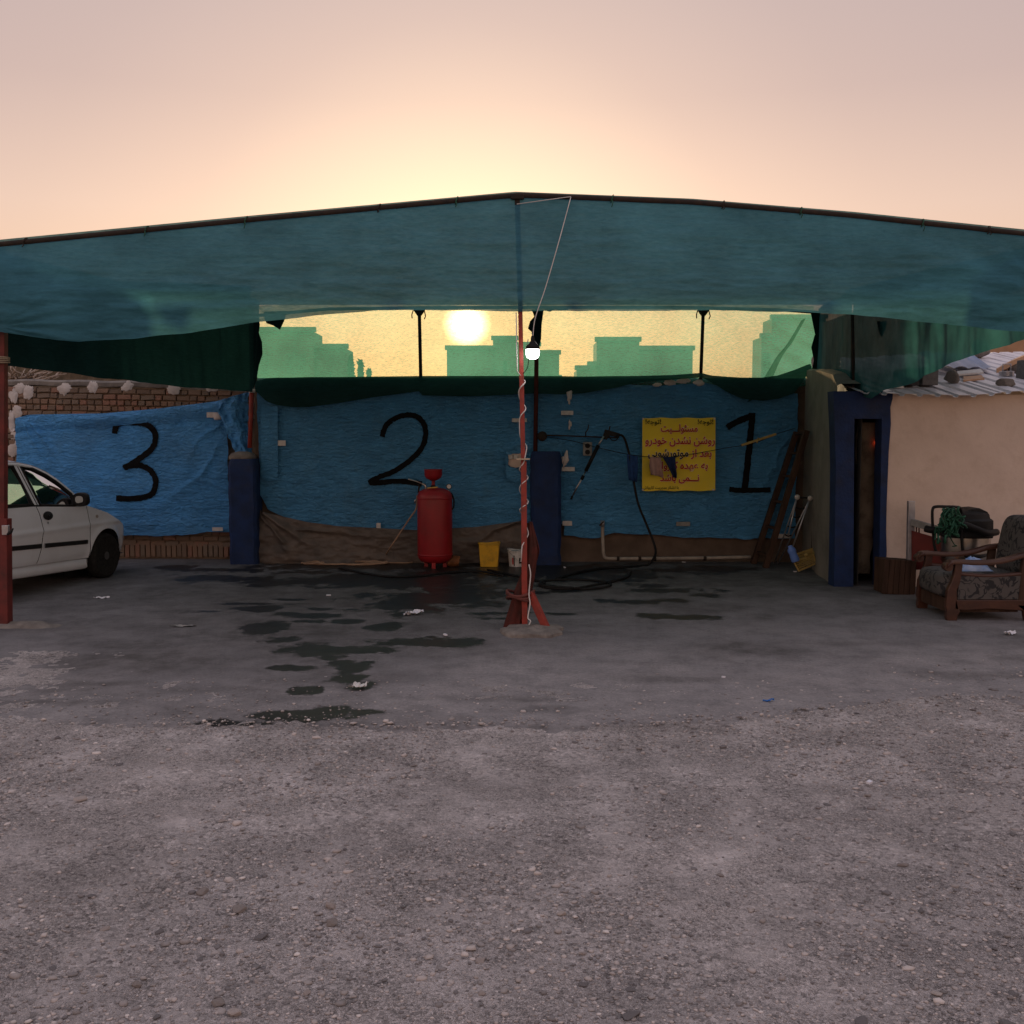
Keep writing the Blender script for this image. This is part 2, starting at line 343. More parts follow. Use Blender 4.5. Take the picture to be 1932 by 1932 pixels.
M['bld'] = [mat('far_block_%d' % i, c, rough=.9, scale=.3) for i, c in enumerate([(.16, .15, .14), (.15, .14, .135), (.17, .155, .145), (.24, .23, .22)])]  # last block is paler: haze of distance put into its colour
M['far_window'] = mat('far_window', (.10, .10, .10), rough=.5)  # kept close to the wall tone; haze put into the colour
M['leaf'] = mat('leaf', (.05, .085, .03), (.035, .06, .022), rough=.7, scale=3)
M['bark'] = mat('bark', (.10, .075, .055), rough=.9)
M['twig'] = mat('twig', (.50, .40, .33), (.38, .30, .24), rough=.9, scale=20)
M['mud'] = mat('mud', (.14, .11, .075), (.10, .08, .055), rough=.95, scale=4, bump=.4, dirt=(.35, .27, .2), dscale=5, damt=.6)
M['rock'] = mat('rock', (.27, .235, .205), (.17, .15, .135), rough=.9, scale=14, bump=.6, bscale=40)
M['block_dark'] = mat('block_dark', (.045, .042, .045), (.06, .055, .055), rough=.9, scale=20, bump=.3)
M['block_grey'] = mat('block_grey', (.19, .185, .185), (.14, .135, .135), rough=.9, scale=25, bump=.4)
M['roof_white'] = mat('roof_white', (.74, .72, .77), (.66, .64, .69), rough=.4, scale=5, dirt=(.40, .35, .34), dscale=3, damt=.4)
M['roof_blue'] = mat('roof_blue', (.16, .25, .44), (.12, .2, .36), rough=.4, scale=5)
M['board_tan'] = mat('board_tan', (.60, .36, .22), (.5, .3, .18), rough=.7, scale=8)
M['far_brick'] = mat('far_brick', (.48, .30, .19), (.40, .25, .16), rough=.9, scale=3)
def glassmat(name, tint, refl=.12):
    m, t = nt(name); L = t.links.new; out = N(t, 'ShaderNodeOutputMaterial'); tr = N(t, 'ShaderNodeBsdfTransparent'); tr.inputs[0].default_value = c4(tint)
    gl = N(t, 'ShaderNodeBsdfGlossy'); gl.inputs['Roughness'].default_value = .02
    lw = N(t, 'ShaderNodeFresnel'); lw.inputs[0].default_value = 1.55
    mr = N(t, 'ShaderNodeMath', operation='ADD'); mr.inputs[1].default_value = refl; L(lw.outputs[0], mr.inputs[0])
    mx = N(t, 'ShaderNodeMixShader'); L(mr.outputs[0], mx.inputs[0]); L(tr.outputs[0], mx.inputs[1]); L(gl.outputs[0], mx.inputs[2]); L(mx.outputs[0], out.inputs[0]); return m
M['car_glass'] = glassmat('car_glass', (.42, .50, .47), .10)
def floral():
    m, t = nt('floral'); L = t.links.new
    out = N(t, 'ShaderNodeOutputMaterial'); b = N(t, 'ShaderNodeBsdfPrincipled'); L(b.outputs[0], out.inputs[0]); b.inputs['Roughness'].default_value = .85
    tcn = N(t, 'ShaderNodeTexCoord')
    nz = N(t, 'ShaderNodeTexNoise'); nz.inputs['Scale'].default_value = 5; nz.inputs['Detail'].default_value = 2; L(tcn.outputs['Object'], nz.inputs['Vector'])
    ad = N(t, 'ShaderNodeVectorMath', operation='SCALE'); ad.inputs['Scale'].default_value = .16; L(nz.outputs['Color'], ad.inputs[0])
    a2 = N(t, 'ShaderNodeVectorMath', operation='ADD'); L(tcn.outputs['Object'], a2.inputs[0]); L(ad.outputs[0], a2.inputs[1])
    def thr(sc_, lo_, hi_, dist, off):
        ad2 = N(t, 'ShaderNodeVectorMath', operation='ADD'); L(a2.outputs[0], ad2.inputs[0]); ad2.inputs[1].default_value = (off, off * .7, off * 1.3)
        n_ = N(t, 'ShaderNodeTexNoise'); n_.inputs['Scale'].default_value = sc_; n_.inputs['Detail'].default_value = 1.5; n_.inputs['Distortion'].default_value = dist; L(ad2.outputs[0], n_.inputs['Vector'])
        r_ = N(t, 'ShaderNodeMapRange'); r_.inputs[1].default_value = lo_; r_.inputs[2].default_value = hi_; return n_.outputs[0], r_
    o1, m1 = thr(13, .56, .60, 1.2, 0); L(o1, m1.inputs[0])
    o2, m2 = thr(6, .022, .010, .6, 4); sb_ = N(t, 'ShaderNodeMath', operation='SUBTRACT'); L(o2, sb_.inputs[0]); sb_.inputs[1].default_value = .5
    ab_ = N(t, 'ShaderNodeMath', operation='ABSOLUTE'); L(sb_.outputs[0], ab_.inputs[0]); L(ab_.outputs[0], m2.inputs[0])
    mm = N(t, 'ShaderNodeMath', operation='MAXIMUM'); L(m1.outputs[0], mm.inputs[0]); L(m2.outputs[0], mm.inputs[1])
    mx = N(t, 'ShaderNodeMix', data_type='RGBA'); mx.inputs[6].default_value = (.09, .082, .076, 1); mx.inputs[7].default_value = (.02, .02, .022, 1); L(mm.outputs[0], mx.inputs[0]); L(mx.outputs[2], b.inputs['Base Color'])
    return m
M['floral'] = floral()
def groundmat(name, c_dust, c_dark, c_light, wet=False):
    m, t = nt(name); L = t.links.new
    out = N(t, 'ShaderNodeOutputMaterial'); b = N(t, 'ShaderNodeBsdfPrincipled'); L(b.outputs[0], out.inputs[0]); b.inputs['Roughness'].default_value = .92; b.inputs['Specular IOR Level'].default_value = .25
    tcn = N(t, 'ShaderNodeTexCoord')
    def noise(s, d, r=.6, v=None):
        n = N(t, 'ShaderNodeTexNoise'); n.inputs['Scale'].default_value = s; n.inputs['Detail'].default_value = d; n.inputs['Roughness'].default_value = r; L(v or tcn.outputs['Object'], n.inputs['Vector']); return n.outputs[0]
    def rng_(x, a, b_, c=0, d=1):
        n = N(t, 'ShaderNodeMapRange'); n.inputs[1].default_value = a; n.inputs[2].default_value = b_; n.inputs[3].default_value = c; n.inputs[4].default_value = d; L(x, n.inputs[0]); return n.outputs[0]
    def mixc(f, a, b_):
        n = N(t, 'ShaderNodeMix', data_type='RGBA'); L(f, n.inputs[0])
        for i, q in ((6, a), (7, b_)):
            if isinstance(q, tuple): n.inputs[i].default_value = c4(q)
            else: L(q, n.inputs[i])
        return n.outputs[2]
    def mul(a, b_):
        n = N(t, 'ShaderNodeMath', operation='MULTIPLY')
        for i, q in ((0, a), (1, b_)):
            if isinstance(q, (int, float)): n.inputs[i].default_value = q
            else: L(q, n.inputs[i])
        return n.outputs[0]
    big = noise(.9, 7, .62); mid = noise(5, 7, .7); fine = noise(42, 6, .75); tiny = noise(150, 3, .7)
    base = mixc(rng_(big, .36, .64), c_dust, tuple(x * (.8 if wet else .66) for x in c_dust))
    speck = mul(rng_(fine, .5, .62), rng_(mid, .38, .6))
    base = mixc(mul(speck, .85 if wet else .55), base, c_dark)
    base = mixc(mul(rng_(tiny, .58, .72), .55), base, c_light)
    base = mixc(mul(rng_(tiny, .42, .30), .5 if wet else .35), base, tuple(x * .7 for x in c_dark))
    if not wet:
        hsum = []
        for vs_, amp_ in ((95, .8), (48, .9), (210, .7)):
            vo = N(t, 'ShaderNodeTexVoronoi', feature='F1'); vo.inputs['Scale'].default_value = vs_; L(tcn.outputs['Object'], vo.inputs['Vector'])
            sp_ = N(t, 'ShaderNodeSeparateColor'); L(vo.outputs['Color'], sp_.inputs[0])
            msk = rng_(sp_.outputs[1], .45, .55) if vs_ < 200 else rng_(sp_.outputs[1], .2, .3)         # only some cells are stones
            msk = mul(msk, rng_(noise(1.7 if vs_ < 90 else 3.1, 5, .6), .32, .58, .12, 1))
            tone = rng_(sp_.outputs[0], 0, 1, .55, 1.5)
            sc2 = N(t, 'ShaderNodeVectorMath', operation='SCALE'); L(base, sc2.inputs[0]); L(tone, sc2.inputs['Scale'])
            base = mixc(mul(msk, amp_), base, sc2.outputs[0])
            gap = mul(msk, rng_(vo.outputs['Distance'], .55, .75)); base = mixc(mul(gap, .55), base, tuple(x * .45 for x in c_dark))
            hsum.append(mul(msk, rng_(vo.outputs['Distance'], 0, .7, 1, 0)))
    if wet:
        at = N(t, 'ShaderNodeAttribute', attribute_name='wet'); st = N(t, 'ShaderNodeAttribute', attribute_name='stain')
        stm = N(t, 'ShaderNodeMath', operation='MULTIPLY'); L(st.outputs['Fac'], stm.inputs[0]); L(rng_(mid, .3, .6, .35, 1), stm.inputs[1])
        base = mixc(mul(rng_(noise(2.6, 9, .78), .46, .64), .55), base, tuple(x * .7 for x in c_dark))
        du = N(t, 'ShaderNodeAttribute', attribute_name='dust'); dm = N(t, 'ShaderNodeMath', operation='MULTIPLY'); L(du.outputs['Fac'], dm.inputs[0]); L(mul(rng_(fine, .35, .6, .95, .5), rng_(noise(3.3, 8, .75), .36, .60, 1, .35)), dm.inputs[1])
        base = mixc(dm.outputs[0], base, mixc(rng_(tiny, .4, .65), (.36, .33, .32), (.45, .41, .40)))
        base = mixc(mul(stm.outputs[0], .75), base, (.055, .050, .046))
        wv = N(t, 'ShaderNodeMath', operation='ADD'); L(at.outputs['Fac'], wv.inputs[0]); L(rng_(noise(9, 6, .7), .3, .7, -.22, .22), wv.inputs[1])
        wm = rng_(wv.outputs[0], .40, .60)
        base = mixc(wm, base, mixc(rng_(mid, .35, .65), (.020, .019, .019), (.032, .029, .027)))
        L(rng_(wm, 0, 1, .9, .38), b.inputs['Roughness'])
    L(base, b.inputs['Base Color'])
    hs = N(t, 'ShaderNodeMath', operation='ADD'); L(fine, hs.inputs[0]); L(mul(tiny, .5), hs.inputs[1])
    if not wet:
        for hh in hsum:
            h2 = N(t, 'ShaderNodeMath', operation='ADD'); L(hs.outputs[0], h2.inputs[0]); L(mul(hh, .8), h2.inputs[1]); hs = h2
    bp = N(t, 'ShaderNodeBump'); bp.inputs['Distance'].default_value = .012 if wet else .02; L(hs.outputs[0], bp.inputs['Height']); L(bp.outputs[0], b.inputs['Normal'])
    bp.inputs['Strength'].default_value = .45 if wet else .9
    if wet: L(rng_(wm, 0, 1, .45, .08), bp.inputs['Strength'])
    return m
M['gravel'] = groundmat('gravel', (.76, .69, .665), (.33, .305, .30), (.85, .78, .76))
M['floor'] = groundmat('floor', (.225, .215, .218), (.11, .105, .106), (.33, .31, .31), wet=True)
def pebmat():
    m, t = nt('pebble'); L = t.links.new; out = N(t, 'ShaderNodeOutputMaterial'); b = N(t, 'ShaderNodeBsdfPrincipled'); L(b.outputs[0], out.inputs[0]); b.inputs['Roughness'].default_value = .85
    a = N(t, 'ShaderNodeAttribute', attribute_name='rnd'); r = N(t, 'ShaderNodeValToRGB'); L(a.outputs['Fac'], r.inputs[0])
    els = [(0, (.18, .165, .165)), (.3, (.34, .305, .29)), (.6, (.50, .44, .41)), (.85, (.62, .55, .51)), (1, (.75, .68, .64))]
    while len(r.color_ramp.elements) < len(els): r.color_ramp.elements.new(.5)
    for e, (p_, c_) in zip(r.color_ramp.elements, els): e.position = p_; e.color = c4(c_)
    L(r.outputs[0], b.inputs['Base Color']); return m
M['pebble'] = pebmat()
M['stone'] = [mat('stone_%d' % i, c, tuple(x * .75 for x in c), rough=.9, scale=30, bump=.4, bscale=90) for i, c in enumerate([(.19, .175, .175), (.30, .26, .24), (.40, .34, .31), (.50, .43, .39)])]

# ================================================================== GROUND
def slab_front(x):      # irregular front edge of the concrete floor
    return np.interp(x, [-9, -4, -1.5, 0.3, 1.4, 2.4, 3.6, 5, 8], [6.05, 6.0, 5.95, 5.95, 6.15, 6.55, 6.75, 6.7, 6.6]) + (fbm(np.asarray(x) * 1.7, np.asarray(x) * 0 + 3.3, 5) - .5) * .35
mb = MB().b2((-2500, -60, -.16), (2500, 4000, -.10))
tag(mb.build('ground', M['mud']), 'bare earth plain reaching to the horizon behind the wall', 'ground', kind='structure')
# gravel yard: fine sheet with real relief
ys = 1.2 * np.exp(np.linspace(0, math.log(8.4 / 1.2), 460)); ss = np.linspace(-1, 1, 520)
YY, SS = np.meshgrid(ys, ss, indexing='ij'); XX = SS * (1.5 + YY * .85)
def gravel_h(x, y):
    return (fbm(x * .7, y * .7, 1, 3) - .5) * .05 + (fbm(x * 6, y * 6, 2, 4) - .5) * .022 + (fbm(x * 34, y * 34, 3, 3) - .5) * .016 * (fbm(x * 1.6, y * 1.6, 9, 3) * 1.6)
ZZ = gravel_h(XX, YY) - .012
yard = link('gravel_yard', gridmesh('gravel_yard', np.stack([XX, YY, ZZ], -1)), M['gravel'], smooth=True)
tag(yard, 'pale dusty gravel yard in front of the concrete floor', 'gravel yard', kind='structure')
# concrete floor with wet patches
nx, ny = 640, 400
xs = np.linspace(-9.5, 8.5, nx); yv = np.linspace(0, 1, ny)
XX, VV = np.meshgrid(xs, yv, indexing='ij'); F0 = slab_front(XX); YY = F0 + (14.75 - F0) * VV ** 1.25
edge = np.clip((YY - F0) / .35, 0, 1)
ZZ = -.045 + .048 * edge ** .6 + (fbm(XX * .8, YY * .8, 21, 3) - .5) * .02 * edge + (fbm(XX * 9, YY * 9, 22, 3) - .5) * .006 + (fbm(XX * 3, YY * 3, 23, 3) - .5) * .012 * (1 - edge)
ZZ = np.where(edge >= 1, np.clip(ZZ, -.012, .02), ZZ)
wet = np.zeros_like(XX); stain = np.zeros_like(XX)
def blot(A, px, py, rx, ry, amp=1.0, tilt=0):
    c = G(px, py); e = G(px + rx, py); f0 = G(px, py - ry); f1 = G(px, py + ry)
    ax = abs(e.x - c.x); ay = abs(f0.y - f1.y) / 2; cy_ = (f0.y + f1.y) / 2
    i0, i1 = np.searchsorted(xs, [c.x - ax * 2.9, c.x + ax * 2.9])
    if i1 <= i0: return
    Xs, Ys = XX[i0:i1], YY[i0:i1]; dx = (Xs - c.x); dy = (Ys - cy_) + dx * tilt
    d = np.sqrt((dx / ax) ** 2 + (dy / ay) ** 2)
    d = d + (fbm(Xs * 3.6, Ys * 3.0, int(px) % 97, 4) - .5) * 1.7 + (fbm(Xs * 11, Ys * 8, int(px) % 89 + 5, 3) - .5) * .5 + .12
    A[i0:i1] = np.maximum(A[i0:i1], np.clip(1.25 - d * .75, 0, 1) * amp)
for a in [(820, 1132, 140, 30), (760, 1098, 260, 14), (620, 1095, 120, 10), (1080, 1078, 240, 12), (1330, 1075, 120, 8), (725, 1183, 38, 9), (800, 1210, 85, 10), (497, 1188, 42, 13),
          (590, 1224, 68, 16), (655, 1266, 46, 20), (700, 1225, 52, 8), (682, 1293, 38, 12), (578, 1303, 34, 8), (550, 1260, 40, 5), (600, 1349, 100, 14), (520, 1352, 90, 11), (440, 1365, 80, 10), (370, 1382, 45, 9),
          (1265, 1133, 42, 5), (1130, 1133, 36, 4), (1170, 1096, 50, 6), (400, 1090, 90, 9), (470, 1150, 60, 7), (600, 1163, 70, 6), (330, 1072, 40, 6), (950, 1075, 200, 14), (690, 1065, 180, 12)]:
    blot(wet, *a)
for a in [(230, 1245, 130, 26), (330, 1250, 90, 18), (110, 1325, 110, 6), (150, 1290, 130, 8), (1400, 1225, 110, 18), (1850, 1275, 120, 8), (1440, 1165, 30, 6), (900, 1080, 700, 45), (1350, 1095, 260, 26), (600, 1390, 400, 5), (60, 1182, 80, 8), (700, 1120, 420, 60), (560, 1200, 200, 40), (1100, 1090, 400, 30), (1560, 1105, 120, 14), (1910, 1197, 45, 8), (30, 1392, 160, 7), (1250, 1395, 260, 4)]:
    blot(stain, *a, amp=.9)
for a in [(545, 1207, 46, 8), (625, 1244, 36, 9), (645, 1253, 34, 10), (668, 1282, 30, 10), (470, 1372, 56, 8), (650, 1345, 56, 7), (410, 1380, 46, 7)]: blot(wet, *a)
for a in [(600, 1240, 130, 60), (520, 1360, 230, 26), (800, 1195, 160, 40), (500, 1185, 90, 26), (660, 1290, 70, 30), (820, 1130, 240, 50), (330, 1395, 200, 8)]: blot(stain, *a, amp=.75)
rs_ = np.random.default_rng(44)
for _ in range(34): blot(wet, rs_.uniform(380, 1320), rs_.uniform(1072, 1175), rs_.uniform(25, 90), rs_.uniform(2.5, 6), rs_.uniform(.7, 1))
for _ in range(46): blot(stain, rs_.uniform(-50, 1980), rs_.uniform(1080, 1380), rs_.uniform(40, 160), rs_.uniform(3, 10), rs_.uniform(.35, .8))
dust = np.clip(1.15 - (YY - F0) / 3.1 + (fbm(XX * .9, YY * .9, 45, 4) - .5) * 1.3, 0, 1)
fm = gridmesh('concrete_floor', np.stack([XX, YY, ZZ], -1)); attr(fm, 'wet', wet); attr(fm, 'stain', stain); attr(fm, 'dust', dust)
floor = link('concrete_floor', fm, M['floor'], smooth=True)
tag(floor, 'worn concrete wash floor with dark wet patches under the canopy', 'floor', kind='structure')

# pebbles
ico_v = []; ph = (1 + 5 ** .5) / 2
for a, b in ((-1, ph), (1, ph), (-1, -ph), (1, -ph)): ico_v += [(a, b, 0)]
for a, b in ((-1, ph), (1, ph), (-1, -ph), (1, -ph)): ico_v += [(0, a, b)]
for a, b in ((-1, ph), (1, ph), (-1, -ph), (1, -ph)): ico_v += [(b, 0, a)]
ico_v = np.array(ico_v) / math.sqrt(1 + ph * ph)
ico_f = np.array([(0, 11, 5), (0, 5, 1), (0, 1, 7), (0, 7, 10), (0, 10, 11), (1, 5, 9), (5, 11, 4), (11, 10, 2), (10, 7, 6), (7, 1, 8), (3, 9, 4), (3, 4, 2), (3, 2, 6), (3, 6, 8), (3, 8, 9), (4, 9, 5), (2, 4, 11), (6, 2, 10), (8, 6, 7), (9, 8, 1)])
def scatter(n, ylo, yhi, pw):
    y = ylo + (yhi - ylo) * rng.random(n) ** pw; x = (rng.random(n) * 2 - 1) * (.9 + y * .62)
    return x, y
n = 70000
x, y = scatter(n, 2.35, 8.2, 1.25)
dens = fbm(x * 1.1, y * 1.1, 31, 4); keep = (rng.random(n) < np.clip((dens - .36) * 4.5, .12, 1)) & (y < slab_front(x) + .25 - np.log(rng.random(n)) * -.0 + 1.3 * rng.random(n) ** 5)
x, y = x[keep], y[keep]; n = len(x); onslab = y > slab_front(x) + .15
size = np.clip(np.exp(rng.normal(math.log(.0043), .45, n)), .0022, .017) * (1 + .06 * (y - 2.5))
scl = np.stack([size * rng.uniform(.8, 1.5, n), size * rng.uniform(.8, 1.4, n), size * rng.uniform(.3, .65, n)], -1)
rot = rng.random(n) * 6.283; ca, sa = np.cos(rot), np.sin(rot)
V = ico_v[None] * (1 + rng.uniform(-.42, .36, (n, 12, 1))) * scl[:, None, :]
V = np.stack([V[..., 0] * ca[:, None] - V[..., 1] * sa[:, None], V[..., 0] * sa[:, None] + V[..., 1] * ca[:, None], V[..., 2]], -1)
V += np.stack([x, y, np.where(onslab, .004, gravel_h(x, y) - .012) + scl[:, 2] * .35], -1)[:, None, :]
Fp = (ico_f[None] + (np.arange(n) * 12)[:, None, None]).reshape(-1, 3)
pm = npmesh('gravel', V.reshape(-1, 3), Fp); attr(pm, 'rnd', np.repeat(np.clip(rng.normal(.36, .27, n), 0, 1), 12))
tag(link('gravel', pm, M['pebble']), 'fine loose gravel scattered over the dusty yard', 'gravel', kind='stuff')
# larger loose stones, one by one
def rock_mesh(name, seed, sub=1, rough_=.3):
    r = np.random.default_rng(seed); V_ = ico_v.copy(); F_ = ico_f.tolist()
    for _ in range(sub):
        V_ = V_.tolist(); cache = {}; nf = []
        def midp(a, b):
            k = (min(a, b), max(a, b))
            if k not in cache:
                q = (np.array(V_[a]) + np.array(V_[b])) / 2; V_.append((q / np.linalg.norm(q)).tolist()); cache[k] = len(V_) - 1
            return cache[k]
        for a, b, c in F_:
            ab, bc, ca_ = midp(a, b), midp(b, c), midp(c, a); nf += [(a, ab, ca_), (b, bc, ab), (c, ca_, bc), (ab, bc, ca_)]
        F_ = nf; V_ = np.array(V_)
    o_ = r.random(3) * 50
    V_ = V_ * (1 + (fbm(V_[:, 0] * 1.3 + o_[0] + V_[:, 2], V_[:, 1] * 1.3 + o_[1] - V_[:, 2], seed, 3) - .5)[:, None] * 2 * rough_)
    pl = r.normal(size=(7, 3)); pl /= np.linalg.norm(pl, axis=1)[:, None]       # chop flat facets
    for q in pl:
        dd = V_ @ q; cut = .5 + r.random() * .3; V_ = V_ - np.clip(dd - cut, 0, None)[:, None] * q
    me = bpy.data.meshes.new(name); me.from_pydata(V_.tolist(), [], F_); me.update(); return me
SM = []
for i in range(8):
    me = rock_mesh('stone', 100 + i, 1, .3); me.materials.append(M['stone'][i % 4]); SM.append(me)
xs_, ys_ = scatter(1500, 2.5, 7.6, 1.0); k = 0
clump = fbm(xs_ * 1.1, ys_ * 1.1, 31, 4)
for X_, Y_, c_ in zip(xs_, ys_, clump):
    if k >= 270: break
    if Y_ > slab_front(X_) + .15 or random.random() > (c_ - .30) * 2.6: continue
    me = SM[random.choice((0, 0, 1, 1, 2, 3, 4, 5, 6, 4))]
    o = bpy.data.objects.new('stone', me); col.objects.link(o); s_ = min(.030, max(.008, random.lognormvariate(math.log(.0125), .40)))
    o.scale = (s_ * random.uniform(.9, 1.5), s_ * random.uniform(.8, 1.2), s_ * random.uniform(.35, .6)); o.rotation_euler = (random.uniform(-.2, .2), random.uniform(-.2, .2), random.random() * 6.28)
    o.location = (X_, Y_, float(gravel_h(X_, Y_)) - .012 + o.scale[2] * .45); o.parent = yard; k += 1

# ================================================================== BRICK WALL (bay 3)
bw = thing('brick_wall', 'rough brown brick wall with white plaster dabs behind the white car', 'brick wall', (-5.5, 14.75, 0))
BX0, BX1, BY = -9.2, -3.5, 14.62
wtop = lambda x: np.interp(x, [-9.2, -6.9, -5.0, -4.0, -3.7], [2.53, 2.53, 2.50, 2.44, 2.42])
m_ = MB().prism([(BX0, BY + .035, -.05), (BX1, BY + .035, -.05), (BX1, BY + .035, 2.36), (-5, BY + .035, 2.44), (BX0, BY + .035, 2.47)], (0, .25, 0)); m_.build('mortar_core', M['mortar'], bw)
cp = np.array([[[x_, BY - .02 + j * .33, float(wtop(x_)) + .01 + .006 * math.sin(x_ * 9) + (.03 if 0 < j < 1 else 0)] for j in (0, .15, .5, .85, 1)] for x_ in np.linspace(BX0, BX1, 60)])
cpb = cp.copy(); cpb[..., 2] -= .055
m_ = MB().grid(cp).grid(cpb[:, ::-1]); m_.grid(np.stack([cpb[:, 0], cp[:, 0]], 1)); m_.build('coping', M['mortar'] if 0 else M['concrete_raw'], bw, smooth=True)
BM = []
for i in range(10):
    r = np.random.default_rng(300 + i); q = MB()
    # rough brick: chamfered box with jittered corners, unit size
    pts = []
    for z_ in (-.5, -.42, .42, .5):
        for y_ in (0, 1):
            pass
    A = []
    for (ys0, ins) in ((0.0, .07), (0.10, .0), (1.0, .0)):
        A.append([(-.5 + ins, ys0, -.5 + ins * 1.6), (.5 - ins, ys0, -.5 + ins * 1.6), (.5 - ins, ys0, .5 - ins * 1.6), (-.5 + ins, ys0, .5 - ins * 1.6)])
    A = np.array(A) + r.normal(0, .028, (3, 4, 3)) * [1, .4, 1.6]
    vv = A.reshape(-1, 3); ff = [(0, 1, 2, 3)] + [(4 * l + k_, 4 * l + 4 + k_, 4 * l + 4 + (k_ + 1) % 4, 4 * l + (k_ + 1) % 4) for l in range(2) for k_ in range(4)]
    q.add(vv, ff); me = bpy.data.meshes.new('brick'); me.from_pydata(q.v, [], q.f); me.materials.append(BR[i % 5]); me.update(); BM.append(me)
tz_top3 = lambda x: np.interp(x, [P(33, 785, 14.5).x, P(415, 758, 14.5).x], [P(33, 785, 14.5).z, P(415, 758, 14.5).z])
zb3 = P(300, 1004, 14.5).z
TX0, TX1 = P(36, 900, 14.5).x, P(425, 900, 14.5).x
nb = 0
def brick(x_, z_, l, h):
    global nb
    me = random.choice(BM); o = bpy.data.objects.new('brick', me); col.objects.link(o); o.parent = bw; o.matrix_parent_inverse = Matrix.Translation(-bw.location)
    o.location = (x_, BY - .012 + random.uniform(-.01, .01), z_); o.scale = (l, .08, h); o.rotation_euler = (0, random.uniform(-.025, .025), random.uniform(-.03, .03)); nb += 1
zc = 2.425; row = 0; CH = .083
while zc > .24:
    hdr = row in (2, 3, 5)
    x_ = -7.75 + random.uniform(0, .1)
    while x_ < BX1 - .05:
        l = random.uniform(.095, .115) if hdr else (random.uniform(.19, .22) if random.random() > .25 or row == 4 else random.uniform(.10, .13))
        xc = x_ + l / 2
        drop = np.interp(xc, [-6.9, -3.9], [0, -.06])
        inside = TX0 + .12 < xc < TX1 + .2 and zb3 + .05 < zc + drop < float(tz_top3(xc)) - .05
        vis = (zc > 1.95 or xc < TX0 + .2 or zc < zb3 + .12) and not (xc < -6.95 and zc < 1.1) and not (zc < .6 and xc < -5.75)
        if vis and not inside and nb < 300: brick(xc, zc + float(drop), l - .012, CH - .018)
        x_ += l
    zc -= CH; row += 1
x_ = -5.75
while x_ < -3.75:            # soldier course at the foot
    if nb < 300: brick(x_, .13, .062, .2)
    x_ += .075
def blob(cx, cy_, rx, ry, seed, n=26, rag=.35):
    r = np.random.default_rng(seed); th = np.linspace(0, 2 * math.pi, n, endpoint=False)
    rr = 1 + rag * (fbm(np.cos(th) * 1.6 + seed, np.sin(th) * 1.6 + seed, seed, 3) - .5) * 2 + r.normal(0, .05, n)
    return [(cx + rx * a * math.cos(t), cy_ + ry * a * math.sin(t)) for a, t in zip(rr, th)]
def patch(name, pts2, Y, th, m, parent, bulge=.012):
    """plaster dab: outline (px) on a wall at distance Y, proud by th, domed"""
    c = (sum(p[0] for p in pts2) / len(pts2), sum(p[1] for p in pts2) / len(pts2)); q = MB(); n_ = len(pts2)
    back = [P(p[0], p[1], Y) for p in pts2]; fr = [P(c[0] + (p[0] - c[0]) * .9, c[1] + (p[1] - c[1]) * .9, Y - th) for p in pts2]; ctr = P(c[0], c[1], Y - th - bulge)
    q.add(back + fr + [ctr], [(i, (i + 1) % n_, n_ + (i + 1) % n_, n_ + i) for i in range(n_)] + [(n_ + i, n_ + (i + 1) % n_, 2 * n_) for i in range(n_)])
    return q.build(name, m, parent, smooth=True)
for i, (cx, cy_, rx, ry) in enumerate([(124, 729, 11, 11), (177, 727, 9, 10), (243, 724, 11, 8), (330, 728, 10, 10), (402, 726, 12, 8), (475, 0, 0, 0), (55, 735, 8, 12), (38, 728, 9, 10), (26, 742, 7, 14), (33, 775, 8, 12), (24, 790, 5, 20), (30, 815, 8, 10), (26, 842, 9, 12), (36, 838, 7, 9)]):
    if rx: patch('plaster_dab', blob(cx * .996 - 1, cy_ + 4, rx * 1.15, ry * 1.15, i + 3, 34, .48), BY - .014, .006, M['whitewash'], bw, .001)

